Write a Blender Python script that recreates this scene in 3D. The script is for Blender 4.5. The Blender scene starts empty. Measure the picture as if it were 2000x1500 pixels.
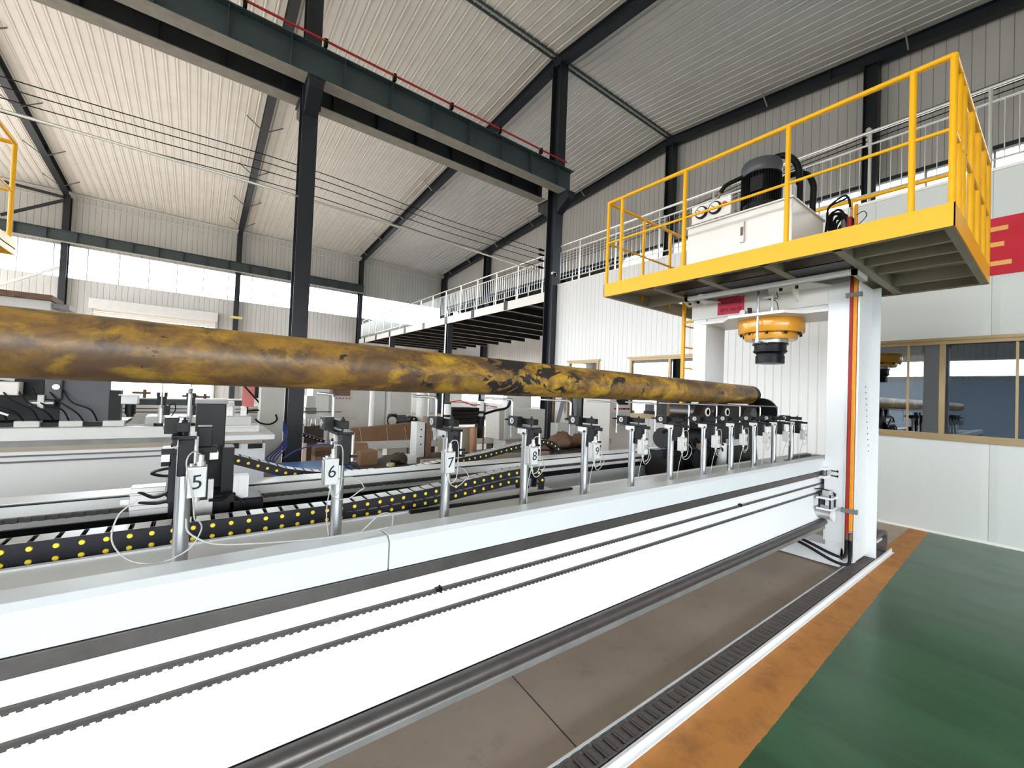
import bpy, bmesh, math, random
from mathutils import Matrix, Vector
random.seed(7)
S = bpy.context.scene
COL = S.collection
PI = math.pi
# ---------------------------------------------------------------- camera
YAW, PITCH, ROLL, FPX, CAMZ = math.radians(53.037), math.radians(1.211), math.radians(2.264), 815.26, 1.65
cy, sy, cp, sp, cr, sr = math.cos(YAW), math.sin(YAW), math.cos(PITCH), math.sin(PITCH), math.cos(ROLL), math.sin(ROLL)
W2 = Matrix(((sy, -cy, 0), (0, 0, -1), (cy, sy, 0)))
MC = Matrix(((cr, -sr, 0), (sr, cr, 0), (0, 0, 1))) @ Matrix(((1, 0, 0), (0, cp, sp), (0, -sp, cp))) @ W2
right, up, back = MC[0].copy(), -MC[1], -MC[2]
cm = Matrix(((right[0], up[0], back[0], 0), (right[1], up[1], back[1], 0), (right[2], up[2], back[2], CAMZ), (0, 0, 0, 1)))
cd = bpy.data.cameras.new('camera')
cd.sensor_width = 36; cd.lens = FPX / 2000 * 36; cd.clip_start = .05; cd.clip_end = 300
cam = bpy.data.objects.new('camera', cd); COL.objects.link(cam); cam.matrix_world = cm
S.camera = cam
# ---------------------------------------------------------------- daylight and exposure
wd = bpy.data.worlds.new('daylight'); S.world = wd; wd.use_nodes = True
wn = wd.node_tree; wn.nodes.clear()
wo = wn.nodes.new('ShaderNodeOutputWorld'); wb = wn.nodes.new('ShaderNodeBackground')
wb.inputs['Color'].default_value = (.93, .97, 1, 1); wb.inputs['Strength'].default_value = 17.0
wtc = wn.nodes.new('ShaderNodeTexCoord'); wsx = wn.nodes.new('ShaderNodeSeparateXYZ'); wn.links.new(wtc.outputs['Generated'], wsx.inputs[0])
wmr = wn.nodes.new('ShaderNodeMapRange'); wmr.inputs['From Min'].default_value = -.03; wmr.inputs['From Max'].default_value = .03; wn.links.new(wsx.outputs[2], wmr.inputs['Value'])
wmx = wn.nodes.new('ShaderNodeMix'); wmx.data_type = 'RGBA'; wmx.inputs['A'].default_value = (.20, .19, .175, 1); wmx.inputs['B'].default_value = (.93, .97, 1, 1)   # pale yard below the horizon, overcast sky above
wn.links.new(wmr.outputs[0], wmx.inputs['Factor']); wn.links.new(wmx.outputs['Result'], wb.inputs['Color'])
wn.links.new(wb.outputs[0], wo.inputs[0])
vs = S.view_settings
vs.view_transform = 'Standard'; vs.look = 'None'; vs.gamma = 1; vs.use_curve_mapping = False
vs.exposure = -0.08
S.cycles.max_bounces = 10; S.cycles.diffuse_bounces = 6
S.cycles.sample_clamp_indirect = 8

# ---------------------------------------------------------------- helpers
class G:
    def __init__(s): s.v = []; s.f = []
    def add(s, vs_, fs):
        o = len(s.v); s.v += [tuple(v) for v in vs_]; s.f += [tuple(i + o for i in f) for f in fs]; return s
    def box(s, x0, x1, y0, y1, z0, z1):
        return s.add([(x, y, z) for x in (x0, x1) for y in (y0, y1) for z in (z0, z1)],
                     [(0, 1, 3, 2), (4, 6, 7, 5), (0, 4, 5, 1), (2, 3, 7, 6), (0, 2, 6, 4), (1, 5, 7, 3)])
    def bar(s, p, q, w, h, upv=(0, 0, 1)):       # rectangular bar from p to q
        p = Vector(p); q = Vector(q); d = (q - p).normalized(); u = Vector(upv)
        if abs(d.dot(u)) > .98: u = Vector((1, 0, 0))
        a = d.cross(u).normalized() * w / 2; b = a.cross(d).normalized() * h / 2
        vs_ = [e + i * a + j * b for e in (p, q) for i in (-1, 1) for j in (-1, 1)]
        return s.add(vs_, [(0, 1, 3, 2), (4, 6, 7, 5), (0, 4, 5, 1), (2, 3, 7, 6), (0, 2, 6, 4), (1, 5, 7, 3)])
    def cyl(s, p, q, r, n=16, r2=None):
        p = Vector(p); q = Vector(q); d = (q - p).normalized(); r2 = r if r2 is None else r2
        u = Vector((0, 0, 1)) if abs(d.z) < .9 else Vector((1, 0, 0))
        a = d.cross(u).normalized(); b = a.cross(d)
        vs_ = []
        for e, rr in ((p, r), (q, r2)):
            for i in range(n):
                t = 2 * PI * i / n; vs_.append(e + rr * (math.cos(t) * a + math.sin(t) * b))
        fs = [(i, (i + 1) % n, n + (i + 1) % n, n + i) for i in range(n)] + [tuple(range(n)), tuple(range(2 * n - 1, n - 1, -1))]
        return s.add(vs_, fs)
    def tube(s, pts, r, n=10, sm=6):
        pts = [Vector(p) for p in pts]
        if sm and len(pts) > 2:
            o = []
            P = [2 * pts[0] - pts[1]] + pts + [2 * pts[-1] - pts[-2]]
            for i in range(1, len(P) - 2):
                for k in range(sm):
                    t = k / sm; a, b, c, d = P[i - 1], P[i], P[i + 1], P[i + 2]
                    o.append(.5 * ((2 * b) + (c - a) * t + (2 * a - 5 * b + 4 * c - d) * t * t + (3 * b - a - 3 * c + d) * t ** 3))
            o.append(pts[-1]); pts = o
        vs_ = []; pa = None
        for i, p in enumerate(pts):
            d = (pts[min(i + 1, len(pts) - 1)] - pts[max(i - 1, 0)]).normalized()
            if pa is None: pa = d.cross(Vector((0, 0, 1)) if abs(d.z) < .9 else Vector((1, 0, 0))).normalized()
            else: pa = (pa - d * pa.dot(d)).normalized()
            b = pa.cross(d)
            for k in range(n):
                t = 2 * PI * k / n; vs_.append(p + r * (math.cos(t) * pa + math.sin(t) * b))
        m = len(pts)
        fs = [(i * n + k, i * n + (k + 1) % n, (i + 1) * n + (k + 1) % n, (i + 1) * n + k) for i in range(m - 1) for k in range(n)]
        fs += [tuple(range(n)), tuple(range(m * n - 1, (m - 1) * n - 1, -1))]
        return s.add(vs_, fs)
    def prism(s, poly, ax, a0, a1):              # polygon in the two other axes, extruded along axis ax
        def mk(a, u, v): return {'x': (a, u, v), 'y': (u, a, v), 'z': (u, v, a)}[ax]
        n = len(poly)
        vs_ = [mk(a0, u, v) for u, v in poly] + [mk(a1, u, v) for u, v in poly]
        return s.add(vs_, [(i, (i + 1) % n, n + (i + 1) % n, n + i) for i in range(n)] + [tuple(range(n)), tuple(range(2 * n - 1, n - 1, -1))])
    def lathe(s, prof, c, n=40, ax='z'):
        vs_ = []; m = len(prof)
        for r, z in prof:
            for i in range(n):
                t = 2 * PI * i / n; a, b = r * math.cos(t), r * math.sin(t)
                q = {'z': (a, b, z), 'x': (z, a, b), 'y': (a, z, b)}[ax]
                vs_.append((c[0] + q[0], c[1] + q[1], c[2] + q[2]))
        fs = [(j * n + i, j * n + (i + 1) % n, (j + 1) * n + (i + 1) % n, (j + 1) * n + i) for j in range(m - 1) for i in range(n)]
        fs += [tuple(range(n)), tuple(range(m * n - 1, (m - 1) * n - 1, -1))]
        return s.add(vs_, fs)
    def mesh(s, name, mat, org=(0, 0, 0), angle=35):
        me = bpy.data.meshes.new(name)
        me.from_pydata([(v[0] - org[0], v[1] - org[1], v[2] - org[2]) for v in s.v], [], s.f)
        bm = bmesh.new(); bm.from_mesh(me); bmesh.ops.recalc_face_normals(bm, faces=bm.faces); bm.to_mesh(me); bm.free()
        for p in me.polygons: p.use_smooth = True
        me.set_sharp_from_angle(angle=math.radians(angle))
        me.materials.append(mat)
        return me
    def build(s, name, mat, parent=None, bevel=0, org=None, angle=35):
        if org is None: org = ORG.get(parent.name, (0, 0, 0)) if parent else (0, 0, 0)
        o = bpy.data.objects.new(name, s.mesh(name, mat, org, angle)); COL.objects.link(o)
        if parent: o.parent = parent
        else: o.location = org
        ORG[o.name] = org
        if bevel:
            b = o.modifiers.new('bevel', 'BEVEL'); b.width = bevel; b.segments = 2; b.limit_method = 'ANGLE'; b.harden_normals = False
        return o
ORG = {}
def tag(o, label=None, cat=None, group=None, kind=None):
    if label: o['label'] = label
    if cat: o['category'] = cat
    if group: o['group'] = group
    if kind: o['kind'] = kind
    return o
def thing(name, loc, label, cat, group=None):
    o = bpy.data.objects.new(name, None); COL.objects.link(o); o.location = loc; o.empty_display_size = .1
    ORG[o.name] = tuple(loc)
    return tag(o, label, cat, group)
def copy_tree(o, parent=None):
    c = o.copy(); COL.objects.link(c)
    if parent: c.parent = parent
    ORG[c.name] = ORG.get(o.name, (0, 0, 0))
    for ch in list(o.children): copy_tree(ch, c)
    return c
def struct(o): o['kind'] = 'structure'; return o
def text_mesh(name, s, size, mat, fn, parent, org):
    c = bpy.data.curves.new(name, 'FONT'); c.body = s; c.size = size; c.extrude = .0006; c.align_x = 'CENTER'; c.align_y = 'CENTER'
    t = bpy.data.objects.new(name + '_c', c); COL.objects.link(t)
    bpy.context.view_layer.update()
    me = bpy.data.meshes.new_from_object(t.evaluated_get(bpy.context.evaluated_depsgraph_get()))
    COL.objects.unlink(t); bpy.data.objects.remove(t); bpy.data.curves.remove(c)
    for v in me.vertices:
        p = fn(v.co.x, v.co.y, v.co.z); v.co = (p[0] - org[0], p[1] - org[1], p[2] - org[2])
    me.materials.clear(); me.materials.append(mat); me.name = name
    o = bpy.data.objects.new(name, me); COL.objects.link(o); o.parent = parent; ORG[o.name] = org
    return o

# ---------------------------------------------------------------- materials
def mat(name, col, rough=.5, metal=0, noise=0, nscale=8, bump=0, bscale=60, coat=0, spec=.5):
    m = bpy.data.materials.new(name); m.use_nodes = True; nt = m.node_tree; b = nt.nodes['Principled BSDF']
    b.inputs['Base Color'].default_value = (*col, 1); b.inputs['Roughness'].default_value = rough; b.inputs['Metallic'].default_value = metal
    b.inputs['Coat Weight'].default_value = coat; b.inputs['Specular IOR Level'].default_value = spec
    tc = nt.nodes.new('ShaderNodeTexCoord')
    n = nt.nodes.new('ShaderNodeTexNoise'); n.inputs['Scale'].default_value = nscale; n.inputs['Detail'].default_value = 5
    nt.links.new(tc.outputs['Object'], n.inputs['Vector'])
    k = noise if noise else .06
    mx = nt.nodes.new('ShaderNodeMix'); mx.data_type = 'RGBA'
    mx.inputs['A'].default_value = (*[c * (1 - k) for c in col], 1); mx.inputs['B'].default_value = (*[min(1, c * (1 + k)) for c in col], 1)
    nt.links.new(n.outputs['Fac'], mx.inputs['Factor']); nt.links.new(mx.outputs['Result'], b.inputs['Base Color'])
    if bump:
        n2 = nt.nodes.new('ShaderNodeTexNoise'); n2.inputs['Scale'].default_value = bscale
        nt.links.new(tc.outputs['Object'], n2.inputs['Vector'])
        bp = nt.nodes.new('ShaderNodeBump'); bp.inputs['Strength'].default_value = bump; bp.inputs['Distance'].default_value = .01
        nt.links.new(n2.outputs['Fac'], bp.inputs['Height']); nt.links.new(bp.outputs[0], b.inputs['Normal'])
    return m
class N:   # tiny node helper
    def __init__(s, m): s.nt = m.node_tree; s.L = s.nt.links
    def m(s, op, a, b=None, c=None):
        n = s.nt.nodes.new('ShaderNodeMath'); n.operation = op
        for i, x in enumerate((a, b, c)):
            if x is None: continue
            if isinstance(x, (int, float)): n.inputs[i].default_value = x
            else: s.L.new(x, n.inputs[i])
        return n.outputs[0]
    def mix(s, f, a, b):
        n = s.nt.nodes.new('ShaderNodeMix'); n.data_type = 'RGBA'
        if isinstance(f, (int, float)): n.inputs['Factor'].default_value = f
        else: s.L.new(f, n.inputs['Factor'])
        for k, x in (('A', a), ('B', b)):
            if isinstance(x, tuple): n.inputs[k].default_value = (*x, 1)
            else: s.L.new(x, n.inputs[k])
        return n.outputs['Result']
    def noise(s, vec, scale, det=5, rough=.55, dist=0):
        n = s.nt.nodes.new('ShaderNodeTexNoise'); n.inputs['Scale'].default_value = scale; n.inputs['Detail'].default_value = det
        n.inputs['Roughness'].default_value = rough; n.inputs['Distortion'].default_value = dist
        s.L.new(vec, n.inputs['Vector']); return n.outputs['Fac']
    def scale(s, vec, v, off=(0, 0, 0)):
        n = s.nt.nodes.new('ShaderNodeMapping'); n.inputs['Scale'].default_value = v; n.inputs['Location'].default_value = off
        s.L.new(vec, n.inputs['Vector']); return n.outputs[0]
    def ramp(s, f, a, b):
        n = s.nt.nodes.new('ShaderNodeMapRange'); n.inputs['From Min'].default_value = a; n.inputs['From Max'].default_value = b
        s.L.new(f, n.inputs['Value']); return n.outputs[0]
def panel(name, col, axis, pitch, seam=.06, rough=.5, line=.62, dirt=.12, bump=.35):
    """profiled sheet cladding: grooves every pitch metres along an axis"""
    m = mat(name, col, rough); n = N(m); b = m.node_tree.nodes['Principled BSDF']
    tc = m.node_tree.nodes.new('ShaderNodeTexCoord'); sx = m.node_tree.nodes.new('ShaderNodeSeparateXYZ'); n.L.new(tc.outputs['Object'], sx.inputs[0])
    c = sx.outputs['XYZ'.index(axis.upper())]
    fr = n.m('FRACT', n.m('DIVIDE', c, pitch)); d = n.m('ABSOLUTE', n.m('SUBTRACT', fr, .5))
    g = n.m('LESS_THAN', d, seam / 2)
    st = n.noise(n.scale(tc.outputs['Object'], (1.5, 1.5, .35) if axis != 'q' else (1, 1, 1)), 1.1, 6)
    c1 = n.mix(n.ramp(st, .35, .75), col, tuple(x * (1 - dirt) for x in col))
    c2 = n.mix(g, c1, tuple(x * line for x in col))  # groove shade painted in as darker lines; on flat panels, the joints
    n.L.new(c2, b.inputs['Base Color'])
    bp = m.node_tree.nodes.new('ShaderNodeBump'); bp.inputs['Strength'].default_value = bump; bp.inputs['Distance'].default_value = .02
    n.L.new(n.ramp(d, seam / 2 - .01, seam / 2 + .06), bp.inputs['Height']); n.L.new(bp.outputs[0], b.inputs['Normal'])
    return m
WHITE = mat('white_paint', (.75, .77, .79), .32, noise=.02, nscale=3)
PLATE = mat('pale_blue_grey_paint', (.60, .635, .66), .35, noise=.03, nscale=3, bump=.05, bscale=120)
WHITE2 = mat('worn_white_paint', (.66, .67, .66), .45, noise=.10, nscale=5)
CREAM = mat('cream_white_paint', (.80, .78, .74), .35, noise=.03)
YEL = mat('yellow_paint', (.90, .44, .006), .38, spec=.3, noise=.05, nscale=6)
YELD = mat('amber_cast_paint', (.80, .36, .02), .28, noise=.12, nscale=9, coat=.4)
STEEL = mat('dark_blue_grey_paint', (.014, .018, .024), .45, noise=.25, nscale=4)
STEELG = mat('grey_green_paint', (.05, .072, .078), .45, noise=.2, nscale=3)
FLANGE = mat('lit_grey_flange', (.30, .29, .26), .8, noise=.3, nscale=6)  # grey puts the light on the flange undersides into their colour
RAILM = mat('machined_rail_steel', (.10, .092, .09), .38, .6, noise=.35, nscale=14)
BLACK = mat('black_oxide', (.007, .007, .008), .38, noise=.3, spec=.2)
BLACKM = mat('matt_black_plastic', (.010, .011, .016), .5, noise=.2, spec=.25)
RUBBER = mat('black_rubber', (.006, .006, .007), .55, spec=.2)
CHROME = mat('chrome', (.46, .47, .49), .3, 1, noise=.05)
ALU = mat('brushed_aluminium', (.46, .46, .45), .38, .7, noise=.12, nscale=20)
GALV = mat('pale_steel', (.55, .55, .54), .35, .6, noise=.15)
STAIN = mat('stainless_tube', (.75, .74, .70), .28, .8, noise=.05)
CASTM = mat('oily_cast_iron', (.013, .011, .009), .45, 0, noise=.4, nscale=10, spec=.2)
GREYCAB = mat('warm_grey_cabinet', (.50, .49, .46), .5, noise=.06)
GREYCAB2 = mat('pale_grey_cabinet', (.62, .62, .60), .5, noise=.06)
BLUE = mat('blue_paint', (.02, .13, .46), .4, noise=.15)
RED = mat('red_paint', (.45, .02, .025), .5, noise=.1)
REDP = mat('red_paper', (.62, .04, .09), .7, noise=.06)
BANNER = mat('red_banner_cloth', (.58, .015, .035), .75, noise=.05)
GOLD = mat('yellow_lettering', (.85, .45, .12), .7)
INK = mat('black_ink', (.01, .01, .012), .7)
WOODM = mat('brown_cardboard', (.24, .13, .07), .8, noise=.2, nscale=12)
WOODL = mat('pine_wood', (.38, .24, .12), .75, noise=.25, nscale=14)
RUST = mat('rusty_steel', (.16, .09, .055), .75, noise=.45, nscale=18)
OILY = mat('oily_grime', (.045, .036, .03), .6, noise=.5, nscale=15)
BRONZE = mat('bronze_window_frame', (.30, .215, .11), .4, .5, noise=.1)
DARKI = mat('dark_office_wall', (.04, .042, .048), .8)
MOTG = mat('motor_grey_paint', (.055, .06, .07), .4, noise=.1)
HOSER = mat('red_hose_sheath', (.33, .012, .010), .6, noise=.15, nscale=40)
HOSEY = mat('orange_hose_sheath', (.75, .28, .008), .6, noise=.15, nscale=40)
CABLE = mat('grey_cable', (.42, .42, .40), .5)
DIAL = mat('white_dial', (.8, .8, .76), .3)
CAPY = mat('yellow_pivot_cap', (.85, .62, .03), .45)
MIDG = mat('mid_grey_steel', (.20, .20, .20), .5, .3, noise=.3, nscale=9)
UNDER = mat('primer_grey_underside', (.34, .30, .23), .6, noise=.12, nscale=5)
def glass(name, tint, refl):
    m = bpy.data.materials.new(name); m.use_nodes = True; nt = m.node_tree; nt.nodes.clear()
    o = nt.nodes.new('ShaderNodeOutputMaterial'); mx = nt.nodes.new('ShaderNodeMixShader')
    t = nt.nodes.new('ShaderNodeBsdfTransparent'); t.inputs[0].default_value = (*tint, 1)
    g = nt.nodes.new('ShaderNodeBsdfGlossy'); g.inputs['Roughness'].default_value = .015; g.inputs[0].default_value = (.9, .95, 1, 1)
    f = nt.nodes.new('ShaderNodeFresnel'); f.inputs[0].default_value = 1.5
    ad = nt.nodes.new('ShaderNodeMath'); ad.operation = 'ADD'; ad.inputs[1].default_value = refl; ad.use_clamp = True
    nt.links.new(f.outputs[0], ad.inputs[0]); nt.links.new(ad.outputs[0], mx.inputs[0]); nt.links.new(t.outputs[0], mx.inputs[1]); nt.links.new(g.outputs[0], mx.inputs[2]); nt.links.new(mx.outputs[0], o.inputs[0])
    return m
GLASS = glass('tinted_window_glass', (.40, .43, .47), .26)
CLEAR = glass('clear_pane', (.92, .95, .97), .02)

# painted pipe: ochre lacquer over mill scale, worn through in patches
def pipe_material():
    m = mat('worn_yellow_lacquered_pipe', (.4, .2, .04), .38); n = N(m); b = m.node_tree.nodes['Principled BSDF']
    tc = m.node_tree.nodes.new('ShaderNodeTexCoord'); v = tc.outputs['Object']
    sx = m.node_tree.nodes.new('ShaderNodeSeparateXYZ'); n.L.new(v, sx.inputs[0]); X = sx.outputs[0]
    def bell(c0, w): return n.m('MAXIMUM', n.m('SUBTRACT', 1, n.m('DIVIDE', n.m('ABSOLUTE', n.m('SUBTRACT', X, c0)), w)), 0)
    big = n.noise(n.scale(v, (1.6, 2.6, 2.6)), 1.5, 5, .6, .9)
    med = n.noise(n.scale(v, (1, 1.6, 1.6), (3, 1, 2)), 4.0, 8, .68, 1.2)
    fin = n.noise(v, 26, 8, .75, .3)
    c = n.mix(n.ramp(big, .40, .62), (.115, .062, .030), (.33, .175, .030))
    hi = n.noise(n.scale(v, (1.3, 3, 3), (7, 3, 1)), 1.9, 5, .6, .8)
    c = n.mix(n.m('MULTIPLY', n.ramp(n.m('ADD', hi, n.m('MULTIPLY', bell(.8, 1.6), .10)), .50, .66), .9), c, (.60, .345, .022))
    c = n.mix(n.m('MULTIPLY', n.ramp(med, .47, .66), .92), c, (.085, .05, .034))
    c = n.mix(n.m('MULTIPLY', n.ramp(fin, .48, .78), .6), c, (.045, .028, .02))
    pn = n.noise(n.scale(v, (1.1, 2.0, 2.0), (1.3, 4, 9)), 3.6, 8, .66, .5)
    bias = n.m('ADD', n.m('MULTIPLY', bell(.25, .85), .17), n.m('MULTIPLY', bell(1.4, .45), .11))
    pf = n.ramp(n.m('ADD', pn, bias), .642, .655)
    c = n.mix(pf, c, (.018, .015, .017))
    sn = n.noise(v, 8, 5, .6); c = n.mix(n.m('MULTIPLY', n.ramp(sn, .60, .66), .6), c, (.03, .02, .015))
    n.L.new(c, b.inputs['Base Color'])
    r = n.m('ADD', n.m('MULTIPLY', med, .35), .22); n.L.new(r, b.inputs['Roughness'])
    bp = m.node_tree.nodes.new('ShaderNodeBump'); bp.inputs['Strength'].default_value = .15; bp.inputs['Distance'].default_value = .004
    n.L.new(n.m('ADD', fin, pf), bp.inputs['Height']); n.L.new(bp.outputs[0], b.inputs['Normal'])
    return m
PIPE = pipe_material()
# floor: bare concrete, an orange painted line and green epoxy
def floor_material():
    m = mat('painted_concrete_floor', (.3, .25, .2), .5); n = N(m); b = m.node_tree.nodes['Principled BSDF']
    tc = m.node_tree.nodes.new('ShaderNodeTexCoord'); v = tc.outputs['Object']
    sx = m.node_tree.nodes.new('ShaderNodeSeparateXYZ'); n.L.new(v, sx.inputs[0])
    d = n.m('SUBTRACT', sx.outputs[1], n.m('MULTIPLY', sx.outputs[0], .038))
    n1 = n.noise(v, .9, 6, .6); n2 = n.noise(v, 6, 8, .7); n3 = n.noise(n.scale(v, (1.2, .35, 1), (2, 5, 0)), 2.0, 6, .6, 1)
    con = n.mix(n.ramp(n1, .3, .7), (.50, .40, .32), (.37, .295, .235))
    con = n.mix(n.m('MULTIPLY', n.ramp(n2, .55, .8), .4), con, (.17, .13, .10))
    jx = n.m('LESS_THAN', n.m('ABSOLUTE', n.m('SUBTRACT', n.m('ADD', sx.outputs[0], n.m('MULTIPLY', sx.outputs[1], -.08)), 1.385)), .004)
    con = n.mix(jx, con, (.05, .035, .03))
    gr = n.mix(n.ramp(n3, .3, .7), (.010, .058, .022), (.032, .125, .055))
    gr = n.mix(n.m('MULTIPLY', n.ramp(n2, .62, .8), .25), gr, (.12, .20, .12))
    org = n.mix(n.ramp(n2, .45, .75), (.52, .215, .045), (.30, .12, .035))
    ed = n.m('ADD', d, n.m('MULTIPLY', n.m('SUBTRACT', n.noise(v, 14), .5), .012))
    c = n.mix(n.m('LESS_THAN', n.m('SUBTRACT', ed, n.m('MULTIPLY', sx.outputs[0], -.025)), 1.19), con, org)
    c = n.mix(n.m('LESS_THAN', ed, .80), c, gr)
    n.L.new(c, b.inputs['Base Color'])
    rr = n.m('ADD', .62, n.m('MULTIPLY', n.m('LESS_THAN', d, .80), -.38)); rr = n.m('ADD', rr, n.m('MULTIPLY', n1, .12))
    n.L.new(rr, b.inputs['Roughness'])
    bp = m.node_tree.nodes.new('ShaderNodeBump'); bp.inputs['Strength'].default_value = .12; bp.inputs['Distance'].default_value = .01
    n.L.new(n1, bp.inputs['Height']); n.L.new(bp.outputs[0], b.inputs['Normal'])
    return m
FLOORM = floor_material()
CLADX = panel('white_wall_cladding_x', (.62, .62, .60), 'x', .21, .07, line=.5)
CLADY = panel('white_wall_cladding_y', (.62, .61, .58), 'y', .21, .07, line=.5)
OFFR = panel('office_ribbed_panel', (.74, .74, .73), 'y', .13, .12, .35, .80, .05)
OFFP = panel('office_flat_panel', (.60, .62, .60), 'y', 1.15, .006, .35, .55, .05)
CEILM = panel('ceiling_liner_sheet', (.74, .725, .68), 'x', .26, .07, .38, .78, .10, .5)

# ---------------------------------------------------------------- building shell
XE, XR, YL, YR = 13.95, -14.0, 27.0, -9.1
ZE, ZR, YC = 9.85, 11.42, 8.95
def slab(name, m, ax, a0, a1, u0, u1, holes, z0, ztop):
    """wall with rectangular holes: cut into boxes; ax is the thin axis"""
    g = G(); us = sorted({u0, u1} | {h for q in holes for h in q[:2]})
    for a, b in zip(us, us[1:]):
        mid = (a + b) / 2; hs = sorted([q[2:] for q in holes if q[0] <= mid <= q[1]]); z = z0
        for h0, h1 in hs + [(ztop, ztop)]:
            if h0 > z + 1e-4:
                (g.box(a0, a1, a, b, z, h0) if ax == 'x' else g.box(a, b, a0, a1, z, h0))
            z = h1
    return struct(g.build(name, m))
g = G().box(XR - .2, 20, YR - .2, YL + .2, -.2, 0); struct(g.build('floor', FLOORM))
def roofz(y): return ZR - abs(y - YC) * (ZR - ZE) / (YL - YC)
g = G()
for ya, yb in ((YC, YL + .3), (YR - .3, YC)):
    g.prism([(ya, roofz(ya)), (yb, roofz(yb)), (yb, roofz(yb) + .12), (ya, roofz(ya) + .12)], 'x', XR - .2, XE + .2)
    x = XR
    while x < XE:
        g.prism([(ya, roofz(ya) - .022), (yb, roofz(yb) - .022), (yb, roofz(yb) + .01), (ya, roofz(ya) + .01)], 'x', x + .12, x + .142)
        x += .26
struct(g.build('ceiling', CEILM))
slab('wall_left', CLADX, 'y', YL, YL + .15, XR, XE, [(XR + .1, XE - .1, 6.03, 7.47), (-4.0, .6, 0, 4.5), (-13, -7.5, 0, 4.6)], 0, ZE)  # last opening lies out of view, added to brighten the ceiling
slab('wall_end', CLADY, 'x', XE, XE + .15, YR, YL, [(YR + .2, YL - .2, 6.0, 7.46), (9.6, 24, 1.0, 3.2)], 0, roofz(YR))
struct(G().box(XE - .10, XE, YR, YL, 7.44, 7.54).build('trim_5', STEEL))
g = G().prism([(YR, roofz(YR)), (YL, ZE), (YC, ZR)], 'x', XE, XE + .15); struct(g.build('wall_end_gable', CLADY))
slab('wall_rear', CLADY, 'x', XR - .15, XR, YR, YL, [(-8, 26, 6.0, 7.9), (-4.5, 7.0, 3.35, 4.1), (-4.5, 7.0, .05, 3.15), (9, 26, .2, 4.6)], 0, roofz(YR))  # big low opening is unseen, widened to throw light on the ceiling
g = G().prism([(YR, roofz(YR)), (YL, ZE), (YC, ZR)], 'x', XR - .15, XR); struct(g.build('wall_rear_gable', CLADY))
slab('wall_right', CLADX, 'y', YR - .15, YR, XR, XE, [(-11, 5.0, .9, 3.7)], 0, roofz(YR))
# eave trims and ridge strip
struct(G().box(XR, XE, YL - .06, YL, ZE - .42, ZE - .38).box(XR, XE, YL - .10, YL, ZE - .08, ZE - .02).build('trim_1', WHITE2))
struct(G().box(XR, XE, YC - .10, YC - .06, ZR - .06, ZR + .0).box(XR, XE, YC + .06, YC + .10, ZR - .06, ZR).build('trim_2', STEELG))
# panes and mullions in the high window bands
g = G(); 
for x in [XR + .1 + 1.07 * i for i in range(27)]: g.box(x - .02, x + .02, YL + .05, YL + .10, 6.03, 7.47)
fr = struct(g.build('window_3', GALV)); struct(G().box(XR + .1, XE - .1, YL + .07, YL + .076, 6.03, 7.47).build('glass_pane', CLEAR, fr))
g = G()
for y in [YR + .2 + 1.1 * i for i in range(33)]: g.box(XE + .05, XE + .1, y - .02, y + .02, 6.0, 7.46)
fr = struct(g.build('window_4', GALV)); struct(G().box(XE + .07, XE + .076, YR + .2, YL - .2, 6.0, 7.46).build('glass_pane', CLEAR, fr))
g = G()
for y in [9.6 + 1.2 * i for i in range(13)]: g.box(XE + .03, XE + .1, y - .025, y + .025, 1.0, 3.2)
struct(g.build('window_5', GALV))
# rolling door in the left wall
door = thing('door_1', (-1.7, YL, 0), 'wide white rolling shutter door, half open, in the far left wall', 'door'); struct(door)
del door['category']; del door['label']
g = G().box(-4.1, .7, YL - .35, YL - .02, 4.75, 5.22); struct(g.build('shutter_box', WHITE2, door, .02))
g = G()
for k in range(5): g.box(-4.0, .6, YL - .12 + .012 * (k % 2), YL - .06, 4.36 + .085 * k, 4.43 + .085 * k)
struct(g.build('shutter_curtain', CREAM, door))
struct(G().box(-4.1, -4.0, YL - .15, YL, 0, 4.8).box(.6, .7, YL - .15, YL, 0, 4.8).build('guide_rail', GALV, door))

# ---------------------------------------------------------------- steel frame
def hcol(g, x, y, z0, z1, a=.24, b=.30, t=.016):   # H column: flanges face +-Y
    g.box(x - a / 2, x + a / 2, y - b / 2, y - b / 2 + t, z0, z1).box(x - a / 2, x + a / 2, y + b / 2 - t, y + b / 2, z0, z1)
    g.box(x - t / 2, x + t / 2, y - b / 2 + t, y + b / 2 - t, z0, z1)
    return g
FX = [-11.4, -4.95, 1.48, 7.92]
cl = {1.48: 'dark steel column rising behind the rusty pipe, nearest of the middle row',
      7.92: 'dark steel column at the corner of the white office, under the girder ends'}
for x in (1.48, 7.92):
    t = thing('steel_column', (x, 8.8, 0), cl[x], 'column', 'middle row steel columns')
    if x < 2: hcol(G(), x, 8.8, .02, roofz(8.8) - .3, .27, .34).build('shaft', STEEL, t)
    else: hcol(G(), x, 8.8, .02, roofz(8.8) - .3, .3, .34).build('shaft', STEEL, t)
    G().box(x - .25, x + .25, 8.55, 9.05, 0, .03).build('base_plate', STEEL, t)
    g = G()
    for s in (-1, 1):
        y0 = 8.8 + s * .17; y1 = 8.8 + s * .62
        g.prism([(y0, 7.22), (y1, 7.22), (y1, 7.02), (y0, 6.72)], 'x', x - .12, x + .12)
        g.box(x - .15, x + .15, min(y0, y1) - .01, max(y0, y1) + .01, 7.2, 7.225)
    g.build('crane_bracket', STEEL, t)
    if x < 2: G().box(x - .16, x + .16, 8.56, 8.60, 6.85, 7.22).build('cover_plate', STEEL, t)
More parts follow.
